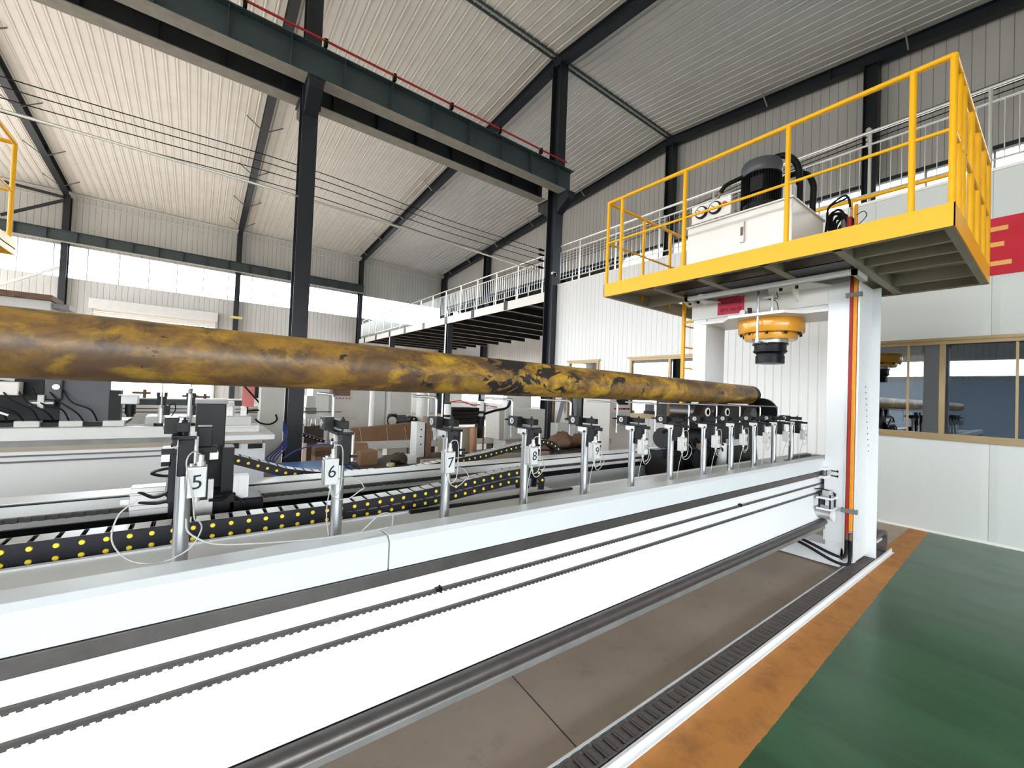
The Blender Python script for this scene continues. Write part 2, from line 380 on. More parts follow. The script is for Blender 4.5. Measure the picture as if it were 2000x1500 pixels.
for i, x in enumerate([-4.95, 1.48, 7.92, 13.7]):
    t = thing('wall_column', (x, 26.75, 0), ['dark steel column on the window wall, leftmost', 'slim dark column on the window wall, left of the near tall column',
              'dark wall column right of the near tall column, at the mezzanine end', 'dark column in the far corner of the hall'][i], 'column', 'columns along the window wall')
    hcol(G(), x, 26.75, .02, ZE - .25, .22, .36).build('shaft', STEEL, t)
    G().box(x - .2, x + .2, 26.5, 26.98, 0, .03).build('base_plate', STEEL, t)
for i, y in enumerate([21.2, 15.3, 8.9, 3.1]):
    t = thing('gable_column', (13.7, y, 0), ['dark gable post behind the mezzanine rail, furthest left', 'dark gable post just left of the crane girder end',
              'dark gable post at the ridge, behind the yellow railing left end', 'dark gable post with white insulators behind the yellow railing'][i], 'column', 'posts of the end wall')
    hcol(G(), 13.7, y, .02, roofz(y) - .3, .3, .3).build('shaft', STEEL, t)
rl = ['sloping dark roof rafter at the far left above the yellow railing', 'sloping roof rafter behind the near tall column',
      'dark roof rafter crossing the ridge over the office corner column', 'dark roof rafter along the top of the end wall']
for i, x in enumerate([-4.95, 1.48, 7.92, 13.7]):
    t = thing('roof_rafter', (x, YC, roofz(YC) - .4), rl[i], 'rafter', 'roof rafters')
    g = G(); w, h = .11, .34
    for ya, yb in ((YC, YL - .25), (YR, YC)):
        for q0, q1, hw in ((.03, .045, w), (h, h + .015, w), (.045, h, .007)):
            g.prism([(ya, roofz(ya) - q0), (yb, roofz(yb) - q0), (yb, roofz(yb) - q1), (ya, roofz(ya) - q1)], 'x', x - hw, x + hw)
    for y in (23, 14, 4, -3): g.box(x - .11, x + .11, y - .012, y + .012, roofz(y) - h, roofz(y) - .04)
    g.build('beam', STEEL, t)
    for y in (25.5, 23, 20, 16.8, 13.2, 5.6, 2.4, -1):
        for s in (-1, 1):
            if x > 13 and s > 0: continue
            G().bar((x + s * .08, y, roofz(y) - .36), (x + s * .55, y, roofz(y) - .03), .03, .03).build('fly_brace', GALV if x > 5 else MIDG, t)
def girder(name, y, x0, x1, z0, z1, w, m, label):
    t = thing(name, ((x0 + x1) / 2, y, z0), label, 'crane girder', 'crane runway girders')
    G().box(x0, x1, y - w / 2, y + w / 2, z0, z0 + .018).build('bottom_flange', FLANGE, t)
    g = G().box(x0, x1, y - w / 2, y + w / 2, z1 - .018, z1).box(x0, x1, y - .006, y + .006, z0 + .018, z1 - .018)
    g.build('web', m, t)
    k = x0 + .2
    while k < x1: G().box(k - .005, k + .005, y - w / 2 + .01, y + w / 2 - .01, z0 + .018, z1 - .018).build('stiffener', m, t); k += .92
    return t
ga = girder('crane_girder', 8.38, -6.5, 8.05, 7.23, 7.84, .30, STEELG, 'near grey-green crane girder with a red pipe along its top')
girder('crane_girder', 9.22, -6.5, 7.75, 7.25, 7.76, .30, STEEL, 'dark far crane girder just behind the near column')
girder('crane_girder', 26.35, -13, 8.0, 7.45, 7.95, .26, STEELG, 'hazy grey crane girder along the top of the window wall')
t = tag(G().box(-6.5, 7.85, 8.45, 8.50, 7.86, 7.885).build('crane_rail', BLACK, org=(0, 8.47, 7.86)), 'black crane rail lying on the near grey-green girder', 'rail')
t = thing('conductor_bar', (0, 8.2, 7.84), 'red power conductor pipe clipped along the top edge of the near crane girder', 'conductor')
G().cyl((-6.5, 8.17, 7.93), (7.7, 8.17, 7.93), .022, 10).build('bar', RED, t)
for x in (-2.2, -.9, .35, 1.6, 2.9, 4.2, 5.5, 6.8): G().box(x - .03, x + .03, 8.15, 8.24, 7.84, 7.97).build('clip', BLACK, t)
# overhead wires
for i, (z, y) in enumerate([(5.74, 9.0), (5.60, 9.0), (5.44, 9.0), (5.24, 9.0)]):
    t = thing('power_line', (0, y, z), ['topmost', 'second from top', 'third from top', 'lowest'][i] + ' of the four thin dark wires strung left of the corner column', 'wire', 'wires strung along the hall')
    pts = [(-14, y, z + .05), (-8, y, z - .02), (-2, y, z + .06), (1.45, y, z + .16), (4.5, y, z + .02), (7.55, y, z)]
    G().tube(pts, .008, 6).build('wire', BLACK, t)
    G().cyl((7.55, y, z), (7.62, y, z), .035, 10).cyl((7.64, y, z), (7.72, y, z), .028, 10).cyl((7.5, y, z), (7.76, y, z), .01, 8).build('insulator', BLACK, t)
t = tag(G().tube([(-14, 8.94, 5.30), (-2, 8.94, 5.30), (3, 8.94, 5.24), (7.5, 8.94, 5.08)], .024, 8).build('conduit', STAIN, org=(0, 8.98, 5.3)), 'shiny pale conduit below the dark wires left of the corner column', 'conduit')
for i in range(4):
    z = 8.35 + .12 * i
    t = thing('power_line', (13.4, 9, z), ['lowest', 'second from bottom', 'third from bottom', 'topmost'][i] + ' of the four wires crossing the end wall', 'wire', 'wires across the end wall')
    G().tube([(13.45, -9, z - .1), (13.45, 3.1, z), (13.45, 8.9, z - .1 - .3), (13.45, 15.3, z - .1 - .35), (13.45, 26.4, z - .1)], .011, 6).build('wire', BLACK, t)
    for y, zz in ((3.1, z), (8.9, z - .4)): G().cyl((13.36, y - .02, zz), (13.5, y - .02, zz), .055, 12).build('insulator', DIAL, t)

# ---------------------------------------------------------------- mezzanine and office
t = thing('mezzanine', (10.9, 18, 4.3), 'dark steel mezzanine deck with a white edge beam, beside the office', 'mezzanine')
G().box(7.95, 13.6, 9.05, 26.5, 4.55, 4.62).build('deck', BLACK, t)
G().box(7.90, 7.96, 9.05, 26.5, 4.34, 4.60).build('edge_beam', CREAM, t)
for y in (11, 13.05, 15.1, 17.2, 19.3, 21.3, 23.4, 25.4): G().box(7.885, 7.90, y - .10, y + .10, 4.33, 4.62).build('splice_plate', STEEL, t)
for k in range(14):
    y = 9.9 + k * 1.2
    G().box(7.97, 13.6, y - .004, y + .004, 4.36, 4.55).box(7.97, 13.6, y - .05, y + .05, 4.352, 4.36).build('joist', BLACK, t)
    G().box(7.97, 13.6, y - .012, y + .012, 4.34, 4.352).build('joist_lit_strip', FLANGE, t)  # pale strip paints the lit sliver along each joist flange
for i, y in enumerate((15.1, 21.3)):
    c = thing('mezzanine_column', (8.06, y, 0), ['dark column under the mezzanine edge, nearer one', 'dark column under the mezzanine edge, further one'][i], 'column', 'columns under the mezzanine')
    hcol(G(), 8.06, y, .02, 4.33, .22, .22).build('shaft', STEEL, c)
    G().box(7.93, 7.945, y + .02, y + .12, 0.02, 4.33).build('downpipe', CREAM, c)
def balustrade(y0, y1, label, z=4.66, x=7.97):
    t = thing('balustrade', (x, (y0 + y1) / 2, z), label, 'railing', 'stainless balustrades')
    G().cyl((x, y0, z + 1.05), (x, y1, z + 1.05), .025, 8).build('top_rail', STAIN, t)
    G().cyl((x, y0, z + .86), (x, y1, z + .86), .016, 8).build('mid_rail', STAIN, t)
    G().cyl((x, y0, z + .10), (x, y1, z + .10), .016, 8).build('bottom_rail', STAIN, t)
    g = G(); y = y0; k = 0
    n = int((y1 - y0) / .12)
    for k in range(n + 1):
        y = y0 + (y1 - y0) * k / n
        if k % 10 == 0: G().cyl((x, y, z - .04), (x, y, z + 1.05), .022, 8).build('post', STAIN, t)
        else: g.cyl((x, y, z + .1), (x, y, z + .86), .006, 6)
    g.build('balusters', STAIN, t)
balustrade(9.3, 26.4, 'pale stainless balustrade along the mezzanine edge, left of the corner column')
balustrade(-3, 8.55, 'pale stainless balustrade on the office roof behind the yellow railing', 4.76)
# office
XO = 7.96
OWIN = [(-.9, 1.86, 1.28, 2.58), (4.1, 6.06, 1.24, 2.55), (7.0, 8.05, 1.0, 2.54)]
slab('wall_office_left', OFFR, 'x', XO, XO + .08, 1.95, 9.02, [w for w in OWIN if w[0] > 2], 0, 4.71)
slab('wall_office_right', OFFP, 'x', XO, XO + .08, -9.1, 1.95, [OWIN[0]], 0, 4.71)
struct(G().box(XO + .08, 13.9, 8.94, 9.02, 0, 4.71).build('wall_office_side', OFFR))
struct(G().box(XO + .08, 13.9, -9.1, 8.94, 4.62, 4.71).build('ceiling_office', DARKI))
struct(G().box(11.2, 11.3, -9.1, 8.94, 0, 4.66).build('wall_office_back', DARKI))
struct(G().box(XO - .012, XO + .1, -9.1, 9.03, 4.705, 4.745).build('trim_3', CREAM))
struct(G().box(XO - .02, XO, -9.1, 9.0, 0, .03).build('trim_4', CREAM))
def window(n, y0, y1, z0, z1, mull, stiles=(), t=.055):
    fr = G().box(XO - .03, XO + .07, y0, y1, z0, z0 + t).box(XO - .03, XO + .07, y0, y1, z1 - t, z1).box(XO - .03, XO + .07, y0, y0 + t, z0 + t, z1 - t).box(XO - .03, XO + .07, y1 - t, y1, z0 + t, z1 - t)
    fr.box(XO - .05, XO - .028, y0 - .05, y1 + .05, z1 - .01, z1 + .03).box(XO - .05, XO - .028, y0 - .05, y1 + .05, z0 - .03, z0 + .01)
    f = struct(fr.build('window_%d' % n, BRONZE)); ys = [y0 + t] + mull + [y1 - t]
    for m_ in mull: struct(G().box(XO - .02, XO + .05, m_ - .028, m_ + .028, z0 + t, z1 - t).build('mullion', BRONZE, f))
    for m_ in stiles: struct(G().box(XO - .0, XO + .03, m_ - .012, m_ + .012, z0 + t, z1 - t).build('sash_stile', BRONZE, f))
    for a, b in zip(ys, ys[1:]): struct(G().box(XO + .01, XO + .018, a, b, z0 + t, z1 - t).build('glass_pane', GLASS, f))
window(1, *OWIN[0], [1.0, .0], [1.34, .36]); window(2, *OWIN[1], [5.05]); window(6, *OWIN[2], [])
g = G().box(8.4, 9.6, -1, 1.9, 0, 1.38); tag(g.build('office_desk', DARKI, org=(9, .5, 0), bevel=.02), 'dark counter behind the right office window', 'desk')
# rear roll-up door (reflected in the office glass)
struct(G().box(XR - .1, XR - .05, -4.5, 7.0, .05, 3.15).build('door_2', mat('pale_blue_roll_door', (.55, .68, .82), .6)))
# banner
bn = thing('banner', (XO - .015, -.8, 3.73), 'red cloth banner with yellow Chinese lettering on the office wall', 'banner')
G().box(XO - .012, XO - .004, -6.0, 1.08, 3.37, 4.095).build('cloth', BANNER, bn)
def glyph(yc, zc, s, strokes):
    g = G()
    for a, b, c, d, w in strokes: g.bar((XO - .016, yc - a * s, zc + b * s), (XO - .016, yc - c * s, zc + d * s), .006, w * s, (0, 0, 1)) if abs(b - d) < abs(a - c) else g.bar((XO - .016, yc - a * s, zc + b * s), (XO - .016, yc - c * s, zc + d * s), w * s, .006, (1, 0, 0))
    return g
ZH = [(-.42, .42, .42, .42, .11), (0, .42, 0, -.42, .11), (0, .04, .36, .04, .11), (-.26, .08, -.26, -.42, .11), (-.48, -.42, .48, -.42, .11)]
glyph(.665, 3.735, .52, ZH).build('lettering', GOLD, bn)
# security camera on the corner column
t = thing('security_camera', (7.75, 8.55, 4.95), 'small dome security camera on the corner column', 'camera')
G().box(7.70, 7.80, 8.55, 8.63, 4.98, 5.04).build('bracket', WHITE, t); G().lathe([(.001, -.07), (.05, -.05), (.06, 0), (.05, .03), (.001, .03)], (7.74, 8.52, 4.97), 16).build('dome', BLACK, t)
# ---------------------------------------------------------------- the long machine bed
X0, X1 = -3.2, 6.12
bed = thing('straightener_bed', (1.5, 2.2, 0), 'long white machine bed in the foreground with grey rail, toothed racks and round guide bar', 'machine')
g = G().prism([(1.56, .98), (1.56, .56), (1.535, .50), (1.535, .47), (1.70, .47), (1.70, .98)], 'x', X0, X1)
g.build('side_web', WHITE, bed)
SEAM = .598
g = G()
for a, b in ((X0, SEAM - .0025), (SEAM + .0025, X1 - .02)):
    g.prism([(1.515, .972), (1.515, 1.075), (1.535, 1.095), (1.632, 1.095), (1.632, .972)], 'x', a, b)
g.build('top_plate', PLATE, bed, .002)
G().box(X0, X1, 1.632, 1.95, .96, 1.045).build('post_channel', WHITE, bed)
G().box(X0, X1, 1.93, 1.95, 1.045, 1.052).build('channel_lip', WHITE, bed)
G().box(X0, X1, 1.518, 1.56, .916, .968).build('flat_rail', RAILM, bed, .003)
for z in (.827, .740):
    g = G().box(X0, X1, 1.545, 1.558, z - .006, z + .006); x = X0
    while x < X1 - .05: g.box(x, x + .012, 1.545, 1.558, z - .0105, z - .006); x += .024
    g.build('toothed_rack', RAILM, bed)
for x, z in ((.83, .832), (3.47, .835)): G().box(x - .013, x + .013, 1.54, 1.56, z - .008, z + .005).box(x + .004, x + .009, 1.536, 1.56, z - .014, z + .010).build('rack_joint', BLACK, bed)
G().cyl((X0, 1.515, .437), (5.28, 1.515, .437), .034, 24).build('round_rail', RAILM, bed)
G().box(X0, 5.28, 1.50, 1.56, .365, .401).box(X0, X1 - .1, 1.56, 1.66, .365, .47).build('rail_support', MIDG, bed, .006)
# rear half
G().box(-.3, 3.05, 2.84, 3.12, .92, .935).build('chain_shelf', WHITE2, bed)
G().box(X0, X1, 2.69, 2.84, .47, 1.095).build('rear_web', WHITE, bed, .003)
G().box(X0, X1, 2.672, 2.69, .99, 1.085).build('rear_inner_plate', WHITE2, bed)
g = G().box(X0, X1, 2.655, 2.672, 1.02, 1.04); x = X0
while x < X1 - .05: g.box(x, x + .02, 2.648, 2.655, 1.02, 1.04); x += .04
g.build('rear_toothed_rack', RAILM, bed)
G().box(X0, X1, 2.655, 2.69, .95, .99).build('rear_gap_strip', BLACK, bed)  # black bar put in for the dark gap under the inner plate
G().box(X0, X1, 2.668, 2.689, 1.086, 1.092).build('groove_strip', BLACK, bed)
G().box(X0, X1, 1.95, 2.69, .80, .82).build('trough_floor', OILY, bed)
G().box(X0, X1, 2.10, 2.16, .82, .93).build('centre_rail', MIDG, bed)
for x in (-2.6, 4.6): G().box(x - .15, x + .15, 2.1, 2.69, 0, .80).build('pedestal', WHITE2, bed)
G().box(X0, 1.9, 1.955, 2.14, 1.012, 1.028).box(X0, X0 + .05, 1.955, 2.14, .82, 1.012).box(1.8, 1.85, 1.955, 2.14, .82, 1.012).build('chain_tray', WHITE2, bed)
G().box(.85, 1.95, 1.90, 1.925, 1.045, 1.058).build('short_rack', BLACK, bed)
g = G().box(5.0, 5.95, 1.66, 1.80, 1.045, 1.055).box(5.25, 5.8, 1.80, 1.84, 1.045, 1.075); g.build('end_plate', MIDG, bed)

# ---------------------------------------------------------------- drag chains
def chain(name, label, path, y, w, pitch, h, capr, crossm, group=None, body=BLACKM, capm=CAPY, rows=1):
    t = thing(name, (path[0][0], y, path[0][1]), label, 'cable chain', group)
    pts = [Vector((a, b)) for a, b in path]
    # resample
    acc = [0]
    for a, b in zip(pts, pts[1:]): acc.append(acc[-1] + (b - a).length)
    n = int(acc[-1] / pitch); pos = []
    for k in range(n + 1):
        d = k * pitch
        i = max(j for j in range(len(acc)) if acc[j] <= d + 1e-9); i = min(i, len(pts) - 2)
        f = (d - acc[i]) / max(1e-9, acc[i + 1] - acc[i]); pos.append(pts[i].lerp(pts[i + 1], f))
    mb = G().box(-.02 * pitch, pitch * 1.0, 0, .012, -h / 2, h / 2).box(pitch * .4, pitch * .6, .012, w - .012, -.003, .003).box(0, pitch * .97, w - .012, w, -h / 2, h / 2).cyl((0, -.001, 0), (0, .012, 0), h * .47, 14).mesh('link', body)
    mc = G().box(.12 * pitch, .88 * pitch, .004, w - .004, h / 2 - .004, h / 2 + .001).mesh('crossbar', crossm)
    mp = G().lathe([(.001, -.004), (capr * .8, -.004), (capr, -.001), (capr, .002)], (0, 0, 0), 14, 'y').mesh('pivot_cap', capm)
    for a, b in zip(pos, pos[1:]):
        ang = math.atan2(b.y - a.y, b.x - a.x)
        l = bpy.data.objects.new('link', mb); COL.objects.link(l); l.parent = t
        l.location = (a.x - path[0][0], 0, a.y - path[0][1]); l.rotation_euler = (0, -ang, 0)
        for nm, me in (('crossbar', mc), ('pivot_cap', mp)):
            o = bpy.data.objects.new(nm, me); COL.objects.link(o); o.parent = l
    return t
def arc(cx, cz, r, a0, a1, n=10): return [(cx + r * math.cos(math.radians(a0 + (a1 - a0) * i / n)), cz + r * math.sin(math.radians(a0 + (a1 - a0) * i / n))) for i in range(n + 1)]
CROSS = mat('crossbar_sheen_grey', (.50, .49, .46), .25, noise=.15)  # pale grey carries the sheen on top of the black chain
chain('drag_chain', 'black drag chain with yellow dots behind the measuring posts, upper layer with looped end',
      [(-1.6, 1.0905), (.55, 1.0905), (.95, 1.11), (1.5, 1.165), (1.64, 1.172)] + arc(1.68, 1.085, .09, 80, -40, 12)[0:], 1.99, .085, .0597, .042, .0085, CROSS, 'drag chains with yellow dots')
chain('drag_chain', 'black drag chain with yellow dots, lower layer lying directly under the looped one',
      [(-1.6, 1.049), (.7, 1.049), (1.0, 1.064), (1.5, 1.118), (1.585, 1.12)] + arc(1.60, 1.075, .045, 80, -60, 6), 1.99, .085, .0597, .041, .0085, CROSS, 'drag chains with yellow dots')
k = .9375
PB = [(-.05, 1.24), (.19, 1.176), (.51, 1.058), (.71, 1.018), (1.0, .995), (1.15, .995)]
chain('drag_chain', 'black drag chain sloping down right, behind the fifth measuring post', [(a * k * 1.0, 1.65 - (1.65 - b) * k - .015) for a, b in PB][:], 3.0, .10, .055, .055, .009, CROSS, 'drag chains with yellow dots')
PC = [(1.15, .985), (1.4, 1.00), (1.63, 1.03), (2.14, 1.09), (2.44, 1.14), (2.72, 1.18), (2.86, 1.19), (2.98, 1.16), (3.06, 1.10), (3.09, 1.03)]
chain('drag_chain', 'black drag chain rising to a hooked end between measuring posts seven and nine', [(a * k, 1.65 - (1.65 - b) * k - .025) for a, b in PC], 3.0, .10, .055, .05, .008, CROSS, 'drag chains with yellow dots')

# ---------------------------------------------------------------- measuring posts
LBL = mat('white_label', (.55, .56, .57), .5)
def post(px, num, dxb=-.06, disc=True, lab=''):
    t = thing('measuring_post', (px, 1.75, 1.045), lab, 'measuring post', 'row of measuring posts on the bed')
    G().cyl((px, 1.75, 1.045), (px, 1.75, 1.44), .022, 24).build('shaft', CHROME, t)
    G().box(px - .032, px + .03, 1.715, 1.785, 1.432, 1.463).cyl((px, 1.75, 1.425), (px, 1.75, 1.463), .03, 20).build('collar', ALU, t, .002)
    c = G().cyl((px - .037, 1.73, 1.438), (px - .02, 1.73, 1.438), .006, 8).build('clamp_screw', BLACK, t)
    G().box(px - .035, px + .028, 1.66, 1.80, 1.463, 1.474).box(px - .03, px - .02, 1.60, 1.66, 1.45, 1.47).build('bracket', BLACK, t)
    b = G().box(px - .058, px - .022, 1.755, 1.84, 1.472, 1.525).build('pivot_block', BLACK, t, .002)
    G().lathe([(.016, 0), (.016, -.004), (.011, -.004), (.010, -.002)], (px - .058, 1.80, 1.50), 18, 'x').build('bearing_ring', ALU, b)
    G().lathe([(.009, .0), (.009, -.003), (.001, -.003)], (px - .058, 1.80, 1.50), 12, 'x').build('pivot_pin', MIDG, b)
    G().box(px - .022, px + .008, 1.66, 1.87, 1.486, 1.516).build('lever_arm', BLACK, t, .002)
    G().cyl((px - .005, 1.70, 1.474), (px - .005, 1.70, 1.53), .004, 8).cyl((px - .005, 1.70, 1.516), (px - .005, 1.70, 1.522), .008, 8).build('stop_screw', BLACK, t)
    yr = 1.886
    G().tube([(px + .003, yr, 1.40), (px + .003, yr, 1.50), (px + .003, yr, 1.590), (px + .003, yr + .006, 1.606), (px + .003, yr + .025, 1.612), (px + .003, yr + .15, 1.612), (px + .003, 2.17, 1.612)], .0065, 10).build('bent_probe_rod', CHROME, t)
    G().box(px - .04, px + .003, yr - .008, yr + .008, 1.496, 1.506).build('rod_clamp', BLACK, t)
    G().box(px - .018, px + .024, 1.672, 1.718, 1.345, 1.463).build('air_cylinder', BLACK, t, .004)
    G().cyl((px + .028, 1.672, 1.36), (px + .028, 1.672, 1.47), .006, 8).build('piston_rod', GALV, t)
    G().box(px + .02, px + .045, 1.66, 1.684, 1.375, 1.385).box(px + .02, px + .045, 1.66, 1.684, 1.348, 1.358).build('sensor_clip', BLACK, t)
    bx = px + dxb
    s = G().box(bx - .026, bx + .022, 1.60, 1.645, 1.29, 1.385).box(bx - .03, bx - .026, 1.61, 1.635, 1.30, 1.375).build('solenoid_box', ALU, t, .003)
    G().box(bx - .022, bx + .018, 1.5975, 1.60, 1.296, 1.379).build('label_plate', LBL, s)
    dg = text_mesh('handwritten_number', num, .062 if len(num) == 1 else .042, INK, lambda u, v, w: (bx - .002 + u, 1.5972 - w, 1.337 + v + .12 * u), s, ORG[t.name])
    G().cyl((bx + .006, 1.622, 1.385), (bx + .006, 1.622, 1.398), .012, 10).cyl((bx + .006, 1.622, 1.398), (bx + .006, 1.622, 1.418), .008, 10).cyl((bx - .016, 1.622, 1.385), (bx - .016, 1.622, 1.393), .006, 8).build('connector', GALV, s)
    G().cyl((bx, 1.622, 1.275), (bx, 1.622, 1.29), .008, 10).build('lower_connector', ALU, s)
    L = random.uniform(.05, .09); sg = 1 if dxb < 0 else -1
    G().tube([(bx + .006, 1.622, 1.418), (bx + .012, 1.61, 1.432), (bx + .03, 1.60, 1.425), (bx + .034, 1.598, 1.36), (bx + .03, 1.60, 1.27), (bx + .01, 1.62, 1.245), (bx, 1.622, 1.275)] if dxb < 0 else
             [(bx + .006, 1.622, 1.418), (bx - .015, 1.60, 1.432), (bx - .03, 1.585, 1.40), (bx - .012, 1.585, 1.31), (bx - .005, 1.59, 1.24), (bx, 1.60, 1.22)], .0020, 6).build('cable', CABLE, t)
    if px > .2:
        r = random.uniform(.8, 1.25); u0 = 1.30 + random.uniform(-.03, .02)
        G().tube([(bx + .004, 1.622, 1.275), (bx + .02, 1.625, 1.235), (bx + .06 * r, 1.63, 1.225), (bx + .10 * r, 1.63, 1.25), (bx + .115 * r, 1.63, u0 - .01), (bx + .08 * r, 1.63, u0 + .03), (bx + .02, 1.628, u0 + .03)], .0021, 6).build('cable', CABLE, t)
        G().tube([(bx, 1.622, 1.275), (bx - .004, 1.64, 1.19), (bx + .01, 1.66, 1.10), (bx + .03, 1.665, 1.055), (bx + .08 + L, 1.66, 1.049)], .0021, 6).build('cable', CABLE, t)
    return t
for i in range(12):
    post([-.022, .465, .950, 1.424, 1.888, 2.345, 2.80, 3.268, 3.725, 4.17, 4.61, 5.05][i], str(5 + i), .036 if i == 0 else -.06, i > 0, [
        'nearest chrome measuring post, numbered five, beside the black carriage plate', 'second chrome measuring post, numbered six, just left of the bed seam',
        'third chrome measuring post, numbered seven, in front of the oily table', 'fourth chrome measuring post, numbered eight, at the loop of the drag chain',
        'fifth chrome measuring post, numbered nine, right of the drag chain loop', 'sixth chrome measuring post, in front of the grey control cabinet',
        'seventh chrome measuring post, left of the black roller carriage', 'eighth chrome measuring post, in front of the carriage drive motor',
        'ninth chrome measuring post, in front of the left bearing housing', 'tenth chrome measuring post, in front of the right bearing housing',
        'second chrome measuring post from the press leg', 'last chrome measuring post, closest to the press leg'][i])
# loose cables on the bed near the first two posts
tag(G().tube([(-.01, 1.60, 1.23), (.0, 1.585, 1.19), (.06, 1.56, 1.155), (.16, 1.55, 1.14), (.3, 1.55, 1.125), (.42, 1.56, 1.115), (.52, 1.58, 1.105), (.62, 1.60, 1.103)], .0026, 8).build('loose_cable', CABLE, org=(.3, 1.56, 1.1)), 'grey cable draped from post five to the seam in the bed', 'cable')
tag(G().tube([(.49, 1.64, 1.05), (.52, 1.62, 1.09), (.57, 1.61, 1.14), (.61, 1.62, 1.155), (.65, 1.63, 1.14), (.655, 1.64, 1.10), (.65, 1.645, 1.048)], .0022, 8).build('loose_cable', CABLE, org=(.57, 1.62, 1.05)), 'small hoop of grey cable standing right of post six', 'cable')
tag(G().tube([(-.13, 1.70, 1.28), (-.17, 1.69, 1.24), (-.18, 1.68, 1.17), (-.14, 1.67, 1.11), (-.07, 1.66, 1.09), (.0, 1.65, 1.12), (.03, 1.64, 1.18), (.02, 1.62, 1.22)], .0022, 8).build('loose_cable', CABLE, org=(-.07, 1.66, 1.1)), 'round loop of grey cable hanging around the foot of post five', 'cable')

# ---------------------------------------------------------------- the pipe
A = Vector((-3.0, 2.19 - .18, 1.757)); B = Vector((5.93, 2.19 + .356, 1.746))
pp = thing('steel_pipe', tuple((A + B) / 2), 'long round steel pipe with worn yellow lacquer and black scale patches', 'pipe')
d = (B - A).normalized(); u = d.cross(Vector((0, 0, 1))).normalized(); w_ = u.cross(d); n = 64; R, ri = .122, .100
vs_ = []; prof = [(0, ri), (0, R - .004), (.004, R)]; Ln = (B - A).length
m_ = 40
rings = [(.01, ri), (0, ri + .002), (0, R - .004), (.004, R)] + [(Ln * i / m_, R) for i in range(1, m_)] + [(Ln - .004, R), (Ln, R - .004), (Ln, ri + .002), (Ln - .01, ri)]
for t_, r_ in rings:
    for i in range(n):
        a = 2 * PI * i / n; vs_.append(A + d * t_ + r_ * (math.cos(a) * u + math.sin(a) * w_))
fs = [(j * n + i, j * n + (i + 1) % n, (j + 1) * n + (i + 1) % n, (j + 1) * n + i) for j in range(len(rings)) for i in range(n) if j < len(rings) - 1]
fs += [((len(rings) - 1) * n + i, (len(rings) - 1) * n + (i + 1) % n, (i + 1) % n, i) for i in range(n)]
G().add(vs_, fs).build('tube', PIPE, pp)
g = G(); a1, a0 = B + d * .0, B - d * .10
G().cyl(a0, B + d * .002, R + .0012, 64).build('bare_end_band', CASTM, pp)

# ---------------------------------------------------------------- roller carriages carrying the pipe
t = thing('roller_carriage', (4.9, 2.4, .83), 'oily black roller carriage under the far end of the pipe', 'roller carriage')
g = G().prism([(4.02, .86), (4.02, 1.46), (4.08, 1.50), (4.95, 1.50), (5.0, 1.44), (5.3, .86)], 'y', 2.34, 2.56); g.build('body', CASTM, t, .01)
g = G().prism([(4.95, .86), (4.95, 1.618), (5.72, 1.61), (5.74, 1.2), (5.8, .86)], 'y', 2.38, 2.64); g.build('side_cheek', CASTM, t, .008)
for cx, cz in ((4.27, 1.53), (4.69, 1.53)):
    q = G().prism([(cx - .17, 1.43), (cx - .14, 1.50)] + arc(cx, cz, .098, 160, 20, 10) + [(cx + .14, 1.50), (cx + .17, 1.43)], 'y', 2.26, 2.345).build('bearing_housing', CASTM, t, .004)
    G().lathe([(.045, -.012), (.045, -.002), (.030, -.002), (.030, -.012)], (cx, 2.262, cz), 24, 'y').build('bearing_ring', CREAM, q)
    G().lathe([(.028, -.006), (.001, -.006)], (cx, 2.262, cz), 20, 'y').build('axle_end', RUST, q)
    g = G()
    G().cyl((cx, 2.345, cz - .01), (cx, 2.64, cz - .01), .085, 28).build('support_roller', RAILM, t)
G().cyl((5.45, 2.3, 1.49), (5.45, 2.64, 1.49), .09, 28).build('support_roller', RAILM, t)
for k in range(3): G().lathe([(.04, 0), (.19 - k * .03, 0), (.19 - k * .03, .045), (.04, .045)], (5.945 + .08 * k, 2.42, 1.52 - .03 * k), 26, 'x').build('gear_wheel', BLACK, t)
G().cyl((5.72, 2.42, 1.48), (6.2, 2.42, 1.48), .04, 14).build('gear_shaft', CASTM, t)
G().box(4.15, 5.9, 2.2, 2.64, .82, .90).build('base_plate', CASTM, t, .01)
G().cyl((4.28, 2.36, 1.25), (3.62, 2.36, 1.27), .10, 20).build('drive_motor', BLACK, t)
G().box(3.52, 4.2, 2.28, 2.44, 1.10, 1.16).build('motor_plate', BLACK, t)
G().prism([(3.7, .86), (3.7, 1.08), (4.25, 1.12), (4.25, .86)], 'y', 2.3, 2.6).build('gear_case', CASTM, t, .02)
G().cyl((4.0, 2.2, 1.06), (4.0, 2.3, 1.06), .10, 20).build('pulley', BLACK, t)
G().cyl((4.55, 2.24, .93), (4.55, 2.24, 1.20), .055, 16).build('lift_screw', WHITE2, t)
G().box(4.85, 5.0, 2.26, 2.34, 1.15, 1.22).build('terminal_box', GREYCAB, t)
G().box(3.98, 4.08, 2.18, 2.21, 1.16, 1.22).build('copper_connector', RUST, t)
for k in range(7):
    x = 3.7 + .12 * k; G().tube([(x, 2.3, 1.3), (x + .05, 2.22, 1.22 - .03 * (k % 3)), (x + .2, 2.20, 1.10 + .04 * (k % 2)), (x + .25, 2.26, .98), (x + .35, 2.3, .92)], .011, 6).build('hose', RUBBER, t)
G().tube([(3.55, 2.3, 1.33), (3.75, 2.28, 1.42), (3.95, 2.28, 1.46), (4.2, 2.3, 1.47)], .016, 8).build('hose', RUBBER, t)
g = G().bar((4.0, 2.26, 1.44), (4.45, 2.24, 1.22), .02, .02); g.build('brace_bar', RAILM, t)

